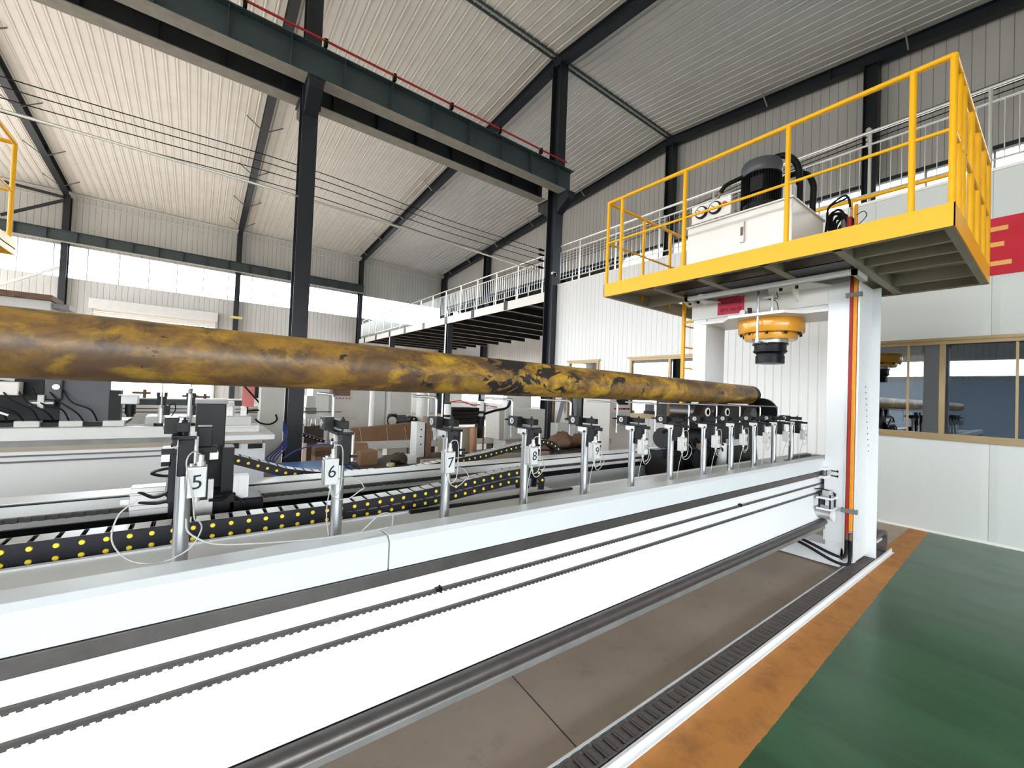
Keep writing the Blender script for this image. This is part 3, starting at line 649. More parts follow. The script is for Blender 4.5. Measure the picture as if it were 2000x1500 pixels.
t = thing('roller_carriage', (.05, 2.45, .83), 'black upright carriage plate with aluminium blocks behind post five', 'roller carriage')
G().box(.0, .115, 2.40, 2.55, 1.15, 1.545).build('upright', BLACK, t, .004)
G().box(-.005, .12, 2.38, 2.57, 1.545, 1.56).build('cap_plate', MIDG, t)
G().box(-.02, .16, 2.25, 2.64, .965, 1.15).build('saddle', BLACK, t, .006)
G().box(-.20, -.075, 2.28, 2.36, 1.085, 1.20).box(-.20, -.075, 2.275, 2.28, 1.11, 1.13).box(-.20, -.075, 2.275, 2.28, 1.17, 1.18).build('aluminium_cylinder', ALU, t, .003)
G().box(-.075, -.03, 2.27, 2.38, .97, 1.20).build('end_block', BLACK, t)
G().box(-.23, -.2, 2.31, 2.33, 1.13, 1.145).build('rod_end', GALV, t)
G().box(.01, .075, 2.22, 2.25, 1.04, 1.225).box(.03, .04, 2.214, 2.22, 1.04, 1.225).build('profile_rail', ALU, t)
G().box(.105, .15, 2.3, 2.42, 1.0, 1.35).build('rear_block', BLACK, t)
G().box(.15, .21, 2.28, 2.34, 1.12, 1.22).box(.17, .19, 2.275, 2.28, 1.12, 1.22).build('small_cylinder', ALU, t)
G().box(.13, .27, 2.25, 2.4, .96, 1.12).build('foot_plate', BLACK, t, .01)
G().box(-.02, .3, 2.2, 2.64, .82, .965).build('slide_base', CASTM, t)
for P_ in ([(-.19, 2.3, 1.14), (-.17, 2.28, 1.18), (-.12, 2.26, 1.16), (-.06, 2.2, 1.20), (-.03, 2.15, 1.25)], [(-.18, 2.29, 1.14), (-.10, 2.24, 1.14), (-.04, 2.18, 1.18), (-.03, 2.16, 1.24)],
           [(-.04, 2.14, 1.30), (-.10, 2.16, 1.29), (-.13, 2.2, 1.27), (-.08, 2.18, 1.26), (-.03, 2.15, 1.28)], [(.06, 2.2, 1.14), (.11, 2.2, 1.14), (.14, 2.25, 1.16)], [(.14, 2.27, 1.14), (.19, 2.22, 1.11), (.19, 2.24, 1.05), (.15, 2.27, 1.03)]):
    G().tube(P_, .006, 6).build('hose', RUBBER, t)
G().cyl((-.06, 2.16, 1.19), (-.06, 2.24, 1.24), .025, 12).cyl((-.05, 2.17, 1.245), (-.05, 2.22, 1.27), .02, 12).build('air_valve', CASTM, t)
# big black clamp head on post five
t = thing('clamp_head', (-.02, 1.9, 1.25), 'matt black clamp head with steel tie rod behind post five', 'clamp')
G().box(-.065, .045, 1.80, 1.86, 1.235, 1.40).build('rear_plate', BLACK, t, .002)
G().box(-.085, .065, 1.79, 1.87, 1.40, 1.42).build('cross_plate', BLACK, t, .001)
for a_ in (-.085, .045):
    G().box(a_, a_ + .025, 1.80, 1.86, 1.375, 1.40).build('spacer', ALU, t); G().box(a_, a_ + .025, 1.80, 1.86, 1.36, 1.375).build('rubber_pad', RUBBER, t)
for a_, b_ in ((-.055, -.022), (.008, .05)): G().box(a_, b_, 1.80, 1.87, 1.42, 1.49).build('jaw', BLACK, t, .002)
G().cyl((-.01, 1.795, 1.24), (-.01, 1.795, 1.39), .007, 10).build('tie_rod', GALV, t)
for z in (1.262, 1.298): G().cyl((-.03, 1.80, z), (-.03, 1.79, z), .005, 10).build('screw', ALU, t)

# ---------------------------------------------------------------- gantry press
pr = thing('gantry_press', (5.5, 2.18, 0), 'white portal press standing over the bed, with a yellow ram head', 'press')
XF = 5.3
for y0, y1, nm in ((1.27, 1.51, 'r'), (2.85, 3.03, 'l')):
    g = G().box(XF, XF + .5, y0, y1, .08, 2.93)
    g.build('column', WHITE, pr, .006)
G().box(XF - .015, XF, 1.345, 1.52, .25, 2.93).build('front_flange', WHITE, pr, .003)
G().box(XF - .03, XF, 1.25, 1.265, .1, 2.93).box(XF - .03, XF, 1.335, 1.345, .1, 2.93).build('hose_channel', WHITE, pr)
G().box(XF + .5, XF + .52, 1.20, 1.30, .05, 2.93).build('rear_flange', WHITE, pr, .002)
g = G()
for k in range(12): G().cyl((XF + .30 + .014 * k, 1.2705, 1.86 - .062 * k), (XF + .30 + .014 * k, 1.266, 1.86 - .062 * k), .007, 8).build('bolt_hole', BLACK, pr)
G().box(XF + .02, XF + .6, 1.51, 2.85, 2.68, 2.92).build('crossbeam', WHITE, pr, .006)
G().box(XF - .01, XF + .02, 1.51, 3.05, 2.72, 2.985).build('crossbeam_face', CREAM, pr, .003)
G().prism([(XF - .02, 1.52), (XF - .02, 1.74), (XF - .22, 1.86), (XF - .22, 2.46), (XF - .02, 2.62), (XF - .02, 2.9), (XF + .6, 2.9), (XF + .6, 1.52)], 'z', 2.645, 2.68).build('bottom_plate', CREAM, pr, .003)
for a_, b_ in ((1.60, 1.98), (2.78, 2.98)): G().prism([(XF - .02, a_ - .12), (XF - .34, a_), (XF - .34, b_), (XF - .02, b_ + .12)], 'z', 2.905, 2.916).build('bolting_plate', CREAM, pr)
for y in (1.73, 1.88, 2.82, 2.93): G().cyl((XF - .27, y, 2.875), (XF - .27, y, 2.905), .017, 10).build('bolt', BLACK, pr)
for y in (1.80,): G().prism([(XF - .22, 2.905), (XF - .02, 2.905), (XF - .02, 2.78)], 'y', y - .01, y + .01).build('gusset', CREAM, pr)
c = (5.56, 2.18, 0)
G().lathe([(.001, 2.645), (.345, 2.645), (.35, 2.63), (.35, 2.50), (.34, 2.485), (.10, 2.485)], c, 56).build('cylinder_flange', YELD, pr)
G().lathe([(.10, 2.487), (.275, 2.487), (.28, 2.48), (.28, 2.425), (.27, 2.41), (.10, 2.41)], c, 56).build('gland_ring', YELD, pr)
for k in range(10):
    a = 2 * PI * k / 10 + .25; G().cyl((c[0] + .315 * math.cos(a), c[1] + .315 * math.sin(a), 2.455), (c[0] + .315 * math.cos(a), c[1] + .315 * math.sin(a), 2.49), .016, 8).build('bolt', BLACK, pr)
G().lathe([(.05, 2.41), (.185, 2.41), (.185, 2.37), (.05, 2.37)], c, 48).build('ram', GALV, pr)
G().lathe([(.05, 2.372), (.19, 2.372), (.19, 2.355), (.17, 2.352), (.17, 2.29), (.18, 2.285), (.18, 2.27), (.15, 2.245), (.145, 2.24), (.145, 2.225), (.155, 2.22), (.155, 2.13), (.05, 2.13)], c, 48).build('press_head', BLACK, pr)
G().cyl((5.12, 2.145, 2.36), (5.12, 2.145, 2.98), .013, 12).build('guide_rod', CHROME, pr)
G().box(5.1, 5.4, 2.13, 2.16, 2.355, 2.37).cyl((5.12, 2.145, 2.34), (5.12, 2.145, 2.39), .02, 10).build('rod_bracket', GALV, pr)
G().cyl((5.18, 2.02, 2.68), (5.18, 2.02, 2.95), .014, 10).cyl((5.18, 2.02, 2.68), (5.18, 2.02, 2.74), .024, 10).box(5.15, 5.22, 2.0, 2.10, 2.84, 2.86).build('position_sensor', GALV, pr)
G().tube([(5.18, 1.99, 2.95), (5.17, 1.97, 2.88), (5.18, 1.97, 2.83), (5.18, 2.08, 2.845), (5.18, 1.98, 2.80), (5.17, 1.95, 2.68)], .004, 6).build('cable', RUBBER, pr)
G().cyl((5.14, 2.33, 2.715), (5.20, 2.33, 2.715), .032, 16).build('lamp', CREAM, pr); G().box(5.14, 5.19, 2.24, 2.27, 2.68, 2.76).build('limit_switch', BLACK, pr)
# base
G().prism([(5.24, 1.36), (5.24, 3.06), (6.2, 3.06), (6.2, 1.36)], 'z', .02, .05).build('base_plate', WHITE, pr, .004)
G().prism([(5.24, .05), (5.30, .20), (5.34, .20), (5.34, .05)], 'y', 1.37, 3.05).build('base_slope', WHITE, pr)
G().box(5.3, 6.1, 1.335, 1.52, .05, .20).box(5.3, 6.1, 2.85, 3.05, .05, .20).build('foot_box', WHITE, pr, .004)
G().lathe([(.03, -.008), (.075, -.008), (.075, .008), (.03, .008)], (6.28, 1.35, .13), 20, 'y').build('lifting_eye', WHITE, pr)
# guide roller brackets on the column
G().box(5.14, 5.3, 1.47, 1.53, .985, 1.01).box(5.14, 5.3, 1.47, 1.53, .90, .925).build('upper_guide_bracket', WHITE, pr, .002)
G().cyl((5.2, 1.50, .925), (5.2, 1.50, .985), .028, 16).build('guide_roller', RAILM, pr)
for z in (.935, .985): G().cyl((5.2, 1.44, z), (5.2, 1.38, z), .006, 8).cyl((5.2, 1.39, z), (5.2, 1.38, z), .012, 8).build('adjusting_screw', BLACK, pr)
G().box(5.10, 5.3, 1.40, 1.53, .70, .72).box(5.10, 5.3, 1.40, 1.53, .59, .61).build('lower_guide_bracket', WHITE, pr, .002)
G().box(5.16, 5.26, 1.43, 1.50, .72, .78).build('roller_block', GALV, pr, .003)
for x, y in ((5.12, 1.42), (5.12, 1.51), (5.27, 1.42), (5.27, 1.51)): G().cyl((x, y, .60), (x, y, .75), .008, 8).build('stud', BLACK, pr)
G().cyl((5.18, 1.42, .535), (5.18, 1.56, .535), .045, 20).build('guide_roller', GALV, pr)
G().cyl((5.18, 1.40, .535), (5.18, 1.42, .535), .055, 16).build('roller_cap', WHITE, pr)
G().tube([(5.15, 1.56, .78), (5.12, 1.5, .80), (5.25, 1.43, .76), (5.25, 1.42, .7)], .006, 6).build('cable', RUBBER, pr)
# hoses down the column
G().box(5.262, 5.285, 1.305, 1.332, .36, 2.98).build('red_hose', HOSER, pr, .006)
G().box(5.262, 5.285, 1.272, 1.304, .40, 2.98).build('orange_hose', HOSEY, pr, .006)
for z in (2.78, .60): G().box(5.25, 5.295, 1.235, 1.365, z - .022, z + .022).build('hose_clamp', MIDG, pr, .002)
for y in (1.318, 1.288): G().cyl((5.273, y, .31), (5.273, y, .38), .016, 12).build('hose_fitting', RUST, pr)
G().tube([(5.273, 1.318, .31), (5.268, 1.318, .20), (5.24, 1.335, .135), (5.20, 1.42, .15), (5.16, 1.62, .22), (5.15, 1.85, .27), (5.2, 2.1, .29)], .014, 10).build('black_hose', RUBBER, pr)
G().tube([(5.273, 1.288, .31), (5.268, 1.288, .15), (5.24, 1.30, .075), (5.18, 1.40, .09), (5.12, 1.62, .19), (5.11, 1.85, .25), (5.15, 2.1, .27)], .014, 10).build('black_hose', RUBBER, pr)

# notice
pt = thing('paper_notice', (5.28, 2.53, 2.85), 'red paper notice with black text taped to the press crossbeam', 'notice')
g = G().box(XF - .0135, XF - .0115, 2.375, 2.70, 2.745, 2.965); sheet = g.build('sheet', REDP, pt)
text_mesh('lettering', 'BBES04G38', .052, INK, lambda u, v, w: (XF - .0138 - w, 2.535 - u, 2.895 + v), pt, ORG[pt.name])
text_mesh('lettering', '\u5fb7\u5dde 300 \u5428', .052, INK, lambda u, v, w: (XF - .0138 - w, 2.535 - u, 2.80 + v), pt, ORG[pt.name])
# move notice in front of beam face: beam face spans z 2.74-2.92

# ---------------------------------------------------------------- platform
def railing_run(t, p, q, z, posts, m=YEL, hgt=1.05):
    p = Vector((*p, 0)); q = Vector((*q, 0))
    G().cyl(p + Vector((0, 0, z + hgt)), q + Vector((0, 0, z + hgt)), .021, 12).build('handrail', m, t)
    G().cyl(p + Vector((0, 0, z + hgt * .5)), q + Vector((0, 0, z + hgt * .5)), .013, 10).build('mid_rail', m, t)
    for f in posts:
        c = p.lerp(q, f); G().cyl(c + Vector((0, 0, z - .1)), c + Vector((0, 0, z + hgt)), .021, 12).build('railing_post', m, t)
def platform(name, x0, x1, y0, y1, z0, z1, label):
    t = thing(name, ((x0 + x1) / 2, (y0 + y1) / 2, z0), label, 'platform', 'yellow railed platforms')
    return t
pl = platform('work_platform', 4.13, 6.3, .47, 3.6, 2.93, 3.09, 'yellow railed work platform on top of the white press')
x0, x1, y0, y1, z0, z1 = 4.13, 6.3, .47, 3.6, 2.93, 3.095
G().box(x0, x0 + .008, y0, y1, z0, z1).box(x0, x1, y0, y0 + .008, z0, z1).box(x0, x1, y1 - .008, y1, z0, z1).box(x1 - .008, x1, y0, y1, z0, z1).build('edge_band', YEL, pl)
def hole(g, z0_, z1_):   # deck with a ladder opening at the rear left
    g.box(x0 + .008, 5.35, y0 + .008, y1 - .008, z0_, z1_).box(5.35, x1 - .008, y0 + .008, 2.95, z0_, z1_).box(5.35, x1 - .008, 3.5, y1 - .008, z0_, z1_).box(6.15, x1 - .008, 2.95, 3.5, z0_, z1_)
    return g
G().box(x0 + .009, x0 + .014, y0 + .01, y1 - .01, z0 + .009, z1 - .02).box(x0 + .01, x1 - .01, y0 + .009, y0 + .014, z0 + .009, z1 - .02).box(x0 + .01, x1 - .01, y1 - .014, y1 - .009, z0 + .009, z1 - .02).box(x1 - .014, x1 - .009, y0 + .01, y1 - .01, z0 + .009, z1 - .02).build('inner_lining', UNDER, pl)
hole(G(), z1 - .02, z1 - .006).build('deck', UNDER, pl)
G().box(x0 + .008, x0 + .06, y0 + .008, y1 - .008, z0, z0 + .008).box(x0 + .06, x1, y0 + .008, y0 + .06, z0, z0 + .008).box(x0 + .06, x1, y1 - .06, y1 - .008, z0, z0 + .008).box(x1 - .06, x1 - .008, y0 + .06, y1 - .06, z0, z0 + .008).build('channel_flange', UNDER, pl)
for y in (1.15, 1.70, 2.36, 2.92): G().box(x0 + .01, x1 - .01 if y < 1.5 else 5.2, y - .03, y + .03, z0, z0 + .012).box(x0 + .01, x1 - .01 if y < 1.5 else 5.2, y - .006, y + .006, z0 + .012, z1 - .02).build('cross_member', UNDER, pl)
for x in (4.62, 4.95, 5.32, 5.94): G().box(x - .025, x + .025, y0 + .06, 1.12, z0 + .03, z1 - .02).build('stringer', UNDER, pl)
G().box(5.0, 5.05, 2.95, y1 - .06, z0 + .0, z1 - .02).build('trimmer', UNDER, pl)
for ya, yb in ((1.19, 1.665), (1.735, 2.325), (2.395, 2.885)): G().box(4.55, 4.83, ya, yb, z0 + .01, z0 + .02).build('dark_infill', BLACK, pl)  # black plates added to darken the underside between cross members
yF = [3.575, 3.36, 2.515, 1.52, .70, .49]
railing_run(pl, (4.15, 3.58), (4.15, .49), 3.10, [(3.58 - y) / 3.09 for y in yF])
railing_run(pl, (4.15, .49), (6.28, .49), 3.10, [.12, .21, .42, .62, .82, 1.0])
railing_run(pl, (4.15, 3.58), (5.95, 3.58), 3.10, [.42, .78, 1.0])
railing_run(pl, (6.28, .49), (6.28, 2.9), 3.10, [.46, 1.0])
G().box(4.83, 4.88, 1.18, 2.89, z0 - .05, z0).box(4.83, 5.2, 2.85, 2.89, z0 - .05, z0).box(4.83, 5.2, 1.18, 1.22, z0 - .05, z0).build('support_channel', GREYCAB2, pl)
# ladder
t = thing('access_ladder', (5.75, 3.3, 0), 'yellow access ladder behind the left leg of the press', 'ladder')
for x in (5.5, 5.9): G().box(x - .02, x + .02, 3.27, 3.31, 0, 3.12).build('stile', YEL, t)
for k in range(10): G().cyl((5.5, 3.29, .3 + .3 * k), (5.9, 3.29, .3 + .3 * k), .012, 8).build('rung', YEL, t)
for x in (5.5, 5.9): G().bar((x, 3.28, 2.75), (x, 3.05, 2.75), .03, .03).build('wall_bracket', YEL, t)

# ---------------------------------------------------------------- hydraulic power unit
hp = thing('hydraulic_unit', (4.9, 2.1, 3.09), 'cream hydraulic oil tank with gauges and an upright motor on the yellow platform', 'hydraulic unit')
G().box(4.5, 5.35, 1.60, 2.68, 3.09, 3.64).build('oil_tank', CREAM, hp, .008)
G().box(4.48, 5.37, 1.585, 2.695, 3.64, 3.655).build('tank_lid', CREAM, hp, .002)
q = G().box(4.46, 4.47, 2.17, 2.61, 3.66, 3.86).build('gauge_panel', CREAM, hp, .002)
for y, z in ((2.49, 3.765), (2.335, 3.77)):
    gg = G().lathe([(.001, -.03), (.066, -.03), (.070, -.02), (.070, .0)], (4.46, y, z), 28, 'x').build('pressure_gauge', BLACK, hp)
    G().lathe([(.054, -.0345), (.054, -.025)], (4.46, y, z), 28, 'x').build('dial', DIAL, gg)
    G().bar((4.415, y - .035, z - .03), (4.415, y + .03, z + .028), .004, .006).build('needle', INK, gg)
G().cyl((4.455, 2.22, 3.775), (4.42, 2.22, 3.775), .022, 14).build('red_knob', RED, hp)
q = G().box(4.475, 4.50, 2.035, 2.075, 3.32, 3.54).build('level_gauge', GALV, hp, .003)
G().box(4.470, 4.476, 2.044, 2.066, 3.39, 3.48).build('sight_glass', RUST, q)
mc_ = (4.78, 2.005, 0)
G().lathe([(.12, 3.655), (.2, 3.66), (.2, 3.70), (.17, 3.71), (.17, 3.745)], mc_, 40).build('motor_flange', BLACK, hp)
mt = G().lathe([(.165, 3.74), (.172, 3.75), (.172, 4.10), (.165, 4.11)], mc_, 40).build('motor_body', BLACK, hp)
g = G()
for k in range(44):
    a = 2 * PI * k / 44; u_ = Vector((math.cos(a), math.sin(a), 0)); p = Vector(mc_) + u_ * .182
    g.bar(p + Vector((0, 0, 3.77)), p + Vector((0, 0, 4.08)), .024 if 0 else .006, .022, (u_.x, u_.y, 0))
g.build('cooling_fins', BLACK, mt)
G().lathe([(.19, 4.09), (.196, 4.10), (.196, 4.20), (.18, 4.235), (.12, 4.255), (.001, 4.26)], mc_, 40).build('fan_cowl', MOTG, hp)
G().box(4.56, 4.62, 1.90, 2.02, 3.86, 4.02).build('terminal_box', BLACK, hp, .006)
G().tube([(4.85, 1.97, 4.34 - .06), (4.93, 1.88, 4.33), (4.95, 1.79, 4.28), (4.95, 1.72, 4.16), (4.95, 1.70, 4.0), (4.95, 1.70, 3.66)], .032, 14).build('suction_hose', RUBBER, hp)
G().tube([(5.1, 2.0, 3.70), (5.1, 2.02, 3.98), (5.1, 1.93, 4.12), (5.1, 1.82, 4.16), (5.1, 1.69, 4.11), (5.1, 1.625, 3.98), (5.1, 1.62, 3.85), (5.1, 1.63, 3.65)], .030, 14).build('suction_hose', RUBBER, hp)
G().tube([(4.62, 2.40, 3.66), (4.62, 2.40, 3.88), (4.62, 2.395, 3.94), (4.62, 2.36, 4.01)], .016, 10).build('return_pipe', BRONZE, hp)
G().tube([(4.62, 2.365, 4.0), (4.62, 2.31, 4.06), (4.64, 2.2, 4.09), (4.66, 2.10, 4.11)], .024, 10).build('return_hose', RUBBER, hp)
G().box(4.78, 4.9, 1.70, 1.80, 3.655, 3.93).cyl((4.84, 1.75, 3.93), (4.84, 1.75, 3.98), .04, 12).build('valve_block', GALV, hp, .01)
G().cyl((4.6, 2.22, 3.70), (4.72, 2.16, 3.70), .045, 14).build('oil_filter', GALV, hp)
G().prism([(5.35, 3.64), (5.35, 3.09), (5.75, 3.09)], 'y', 1.62, 2.2).build('side_guard', CREAM, hp)
hm = thing('valve_manifold', (5.6, 1.45, 3.09), 'tangle of black hoses and valves beside the cream oil tank', 'valve manifold')
G().box(5.4, 5.85, 1.32, 1.56, 3.09, 3.50).build('manifold_block', BLACK, hm, .01)
for k in range(5): G().cyl((5.45 + .08 * k, 1.44, 3.5), (5.45 + .08 * k, 1.44, 3.64), .03, 12).box(5.42 + .08 * k, 5.48 + .08 * k, 1.33, 1.38, 3.4, 3.5).build('solenoid_valve', MIDG, hm)
for k in range(9):
    a = random.random; x = 5.35 + .05 * k
    G().tube([(x, 1.58, 3.5 + .1 * a()), (x + .02, 1.56, 3.66 + .1 * a()), (x, 1.46, 3.66 + .1 * a()), (x - .03, 1.38, 3.5 + .1 * a()), (x, 1.34, 3.2 + .1 * a())], .012, 7).build('hose', RUBBER, hm)
for k in range(2): G().tube([(5.40, 1.58, 3.62 + .03 * k), (5.3, 1.54, 3.76), (5.3, 1.42, 3.84 - .04 * k), (5.3, 1.37, 3.80), (5.3, 1.355, 3.68)], .011, 8).build('hose', RUBBER, hm)
G().cyl((5.3, 1.36, 3.09), (5.3, 1.36, 3.6), .022, 12).build('red_pressure_hose', HOSER, hm)
G().cyl((5.3, 1.36, 3.6), (5.3, 1.36, 3.70), .014, 10).build('hose_fitting', GALV, hm)
G().cyl((5.3, 1.305, 3.09), (5.3, 1.305, 3.72), .016, 10).build('orange_pressure_hose', HOSEY, hm)
G().tube([(5.29, 1.30, 3.6), (5.28, 1.24, 3.62), (5.28, 1.22, 3.56), (5.29, 1.30, 3.48)], .004, 6).tube([(5.29, 1.30, 3.42), (5.28, 1.24, 3.44), (5.28, 1.20, 3.36)], .004, 6).build('thin_cable', RUBBER, hm)

# ---------------------------------------------------------------- floor tray with cable carrier
tr = thing('cable_tray', (3, 1.27, 0), 'white floor tray running along the orange line', 'cable tray')
G().box(.3, 6.42, 1.185, 1.20, .0, .045).box(.3, 6.42, 1.168, 1.20, .0, .006).build('outer_lip', WHITE, tr)
G().box(.3, 6.05, 1.322, 1.334, .0, .045).build('inner_lip', WHITE, tr)
G().box(.3, 6.42, 1.20, 1.322, 0, .004).build('tray_floor', MIDG, tr)
CC = mat('dusty_black_carrier', (.115, .10, .095), .5, noise=.35, nscale=30)
ct = thing('cable_carrier', (3, 1.26, 0), 'black segmented cable carrier lying in the white floor tray', 'cable chain')
path = [(.38 + .0655 * i, .026) for i in range(97)]
mk = G().box(-.027, .027, -.045, .045, -.018, .014).box(-.03, .03, -.05, -.040, -.02, .018).box(-.03, .03, .040, .05, -.02, .018).mesh('segment', CC)
mk2 = G().box(-.012, .012, -.038, .038, .014, .019).box(-.027, -.021, -.038, .038, .014, .0175).mesh('segment_lid', CC)
al = arc(5.78 + .02 + .42, .14, .11, -90, 95, 6)
segs = [((x, .028), 0) for x, _ in path[:89]] + [(al[i], math.radians(-90 + 185 * i / 6 + 90)) for i in range(1, 7)] + [((6.14 - .06 * i, .252), 0) for i in range(4)]
for (x, z), a in segs:
    o = bpy.data.objects.new('segment', mk); COL.objects.link(o); o.parent = ct; o.location = (x - 3, 0, z); o.rotation_euler = (0, -a, 0)
    if random.random() > .10:
        l = bpy.data.objects.new('segment_lid', mk2); COL.objects.link(l); l.parent = o
G().box(5.85, 6.05, 1.20, 1.32, .205, .225).build('end_bracket', WHITE, pr)
# ---------------------------------------------------------------- second machine line further back
b3 = thing('straightener_bed', (-2.5, 7, 0), 'second long white machine bed behind the first, at the left, with two thin racks', 'machine')
Xa, Xb = -7.5, .86
G().box(Xa, .12, 6.40, 6.60, .962, 1.09).build('top_beam', WHITE2, b3, .004)
G().box(Xa, .5, 6.42, 8.0, .90, .962).build('grey_plate', MIDG, b3)
G().box(.12, Xb, 6.40, 7.8, .90, .965).build('table_end', WHITE, b3, .004)
G().box(Xa, .72, 6.42, 6.5, .85, .90).build('flat_rail', UNDER, b3)
G().box(Xa, .76, 6.43, 7.7, .25, .85).build('side_web', WHITE, b3, .004)
for z in (.805, .745): G().box(Xa, .2, 6.41, 6.43, z - .008, z + .008).build('toothed_rack', RAILM, b3)
G().box(.25, .46, 6.38, 6.43, .80, .865).build('end_stop', BLACK, b3); G().box(.56, .72, 6.38, 6.43, .79, .85).build('end_stop', BLACK, b3)
for x in (-6, -3, .2): G().box(x - .15, x + .15, 6.6, 7.4, 0, .25).build('pedestal', WHITE2, b3)
for y in (6.85, 7.2): G().box(Xa, .72, y, y + .09, .962, 1.02).box(Xa, .72, y + .02, y + .07, 1.02, 1.05).build('slide_rail', ALU, b3)
w = thing('sliding_table', (.1, 7, 1.05), 'white sliding block with upright bearings on the second machine bed', 'sliding table')
G().box(-.5, .62, 6.8, 7.3, 1.055, 1.18).build('block', WHITE2, w, .01)
G().prism([(.30, 1.18), (.33, 1.38), (.42, 1.38), (.44, 1.18)], 'y', 6.95, 7.1).build('bearing_stand', WHITE2, w)
for x in (.37, .53): 
    q = G().box(x - .035, x + .035, 6.9, 6.96, 1.18, 1.27).build('clevis', GALV, w); G().cyl((x, 6.89, 1.28), (x, 6.97, 1.28), .035, 14).build('pin', ALU, q)
def line_post(x, y, label):
    t = thing('measuring_post', (x, y, 1.09), label, 'measuring post', 'posts on the second machine bed')
    G().cyl((x, y, 1.09), (x, y, 1.125), .065, 20).build('base_flange', BLACK, t)
    G().cyl((x, y, 1.125), (x, y, 1.34), .032, 20).build('shaft', GALV, t)
    G().box(x - .045, x + .045, y - .03, y + .03, 1.34, 1.44).box(x - .05, x - .02, y - .03, y + .03, 1.44, 1.49).box(x + .02, x + .05, y - .03, y + .03, 1.44, 1.49).build('clamp_head', BLACK, t)
    G().box(x + .03, x + .08, y - .04, y + .02, 1.22, 1.34).build('air_cylinder', BLACK, t)
    G().cyl((x, y - .035, 1.3), (x, y - .035, 1.46), .008, 8).build('tie_rod', GALV, t)
    G().tube([(x, y, 1.44), (x, y, 1.60), (x, y + .03, 1.63), (x + .0, y + .3, 1.63)], .007, 8).build('bent_probe_rod', GALV, t)
    G().tube([(x + .07, y - .04, 1.34), (x + .12, y - .05, 1.36), (x + .13, y - .05, 1.28), (x + .09, y - .04, 1.2)], .006, 6).build('cable', RUBBER, t)
line_post(-.33, 6.5, 'small chrome post with black clamp head on the second bed, left of post five')
line_post(-.056, 6.5, 'small post with black clamp head just behind the black upright plate')
cg = thing('servo_carriage', (-1.2, 6.9, 1.02), 'dark servo carriage with chrome cylinder, at the left edge on the second bed', 'carriage')
G().box(-1.19, -.80, 6.62, 6.70, 1.13, 1.72).build('side_plate', MOTG, cg, .004)
G().box(-2.4, -1.19, 6.75, 7.3, 1.13, 1.62).build('carriage_body', BLACK, cg, .02)
G().box(-1.30, -1.17, 6.56, 6.62, 1.38, 1.62).build('valve_body', MOTG, cg, .01)
G().lathe([(.022, -.03), (.03, -.03), (.03, 0), (.022, 0)], (-1.21, 6.55, 1.52), 18, 'y').build('silver_ring', ALU, cg)
G().cyl((-1.40, 6.55, 1.345), (-1.22, 6.55, 1.345), .032, 20).build('chrome_cylinder', CHROME, cg)
G().box(-1.335, -1.29, 6.50, 6.54, 1.29, 1.43).build('cylinder_bracket', WHITE2, cg)
G().box(-2.1, -1.48, 6.55, 6.7, 1.42, 1.56).build('cream_cover', CREAM, cg, .01)
G().box(-2.4, -.66, 6.55, 7.3, 1.10, 1.135).build('slide_plate', BLACK, cg)
for x in (-1.40, -1.08, -.74): G().box(x - .09, x + .09, 6.50, 6.62, 1.092, 1.155).build('runner_block', GREYCAB2, cg, .003)
G().box(-.80, -.70, 6.6, 6.75, 1.13, 1.50).build('end_plate', BLACK, cg)
G().box(-.70, -.55, 6.58, 6.74, 1.34, 1.44).build('servo_drive', WHITE, cg, .01); G().box(-.72, -.53, 6.56, 6.76, 1.44, 1.455).build('drive_lid', WHITE, cg)
G().cyl((-.62, 6.66, 1.34), (-.62, 6.66, 1.22), .05, 16).cyl((-.62, 6.66, 1.22), (-.62, 6.66, 1.19), .035, 12).build('servo_motor', BLACK, cg)
for k in range(8):
    x = -1.95 + .11 * k; G().tube([(x, 6.6, 1.5), (x + .1, 6.5, 1.38 - .02 * (k % 3)), (x + .25, 6.48, 1.25 + .03 * (k % 2)), (x + .3, 6.55, 1.15)], .008, 6).build('hose', RUBBER, cg)
for x in (-1.75, -1.68, -1.6): G().bar((x, 6.47, 1.26), (x + .08, 6.47, 1.22), .02, .02).build('cable_marker', WHITE, cg)
G().tube([(-2.1, 6.2, 1.66), (-1.75, 6.25, 1.62), (-1.5, 6.35, 1.59)], .014, 8).build('grey_hose', CABLE, cg); G().cyl((-1.58, 6.32, 1.60), (-1.47, 6.36, 1.585), .02, 10).build('hose_end', WHITE, cg)
# third line
b4 = thing('straightener_bed', (-1.5, 9.6, 0), 'third white machine bed with a broad dark rail, beyond the second one', 'machine')
G().box(-7, 1.08, 9.35, 10.0, .35, 1.03).build('side_web', WHITE2, b4, .004); G().box(-7, 1.0, 9.38, 9.9, 1.03, 1.20).build('stepped_top', CREAM, b4, .004)
G().box(-7, .78, 9.40, 9.8, 1.20, 1.30).build('dark_rail', STEELG, b4); G().box(-7, .8, 9.36, 9.9, 1.30, 1.315).build('cover_strip', WHITE2, b4)
for z in (1.08, 1.14): G().box(-7, 1.0, 9.37, 9.38, z - .008, z + .008).build('groove_strip', RAILM, b4)
for x in (-5, -1, .7): G().box(x - .15, x + .15, 9.5, 9.9, 0, .35).build('pedestal', WHITE2, b4)
for i, (x, z) in enumerate([(-.72, 1.40), (-.05, 1.36), (.12, 1.35)]):
    t = thing('pipe_fitting', (x, 9.55, 1.315), ['brown valve fitting with a long spout on the third bed', 'low brown hook fitting on the third bed', 'small brown tap on the third bed, nearest the rusty rail'][i], 'fitting', 'fittings lying on the third bed')
    G().cyl((x, 9.55, 1.315), (x, 9.55, z + .06), .025, 10).cyl((x - .16, 9.55, z), (x + .08, 9.55, z), .02, 10).build('body', RUST, t)
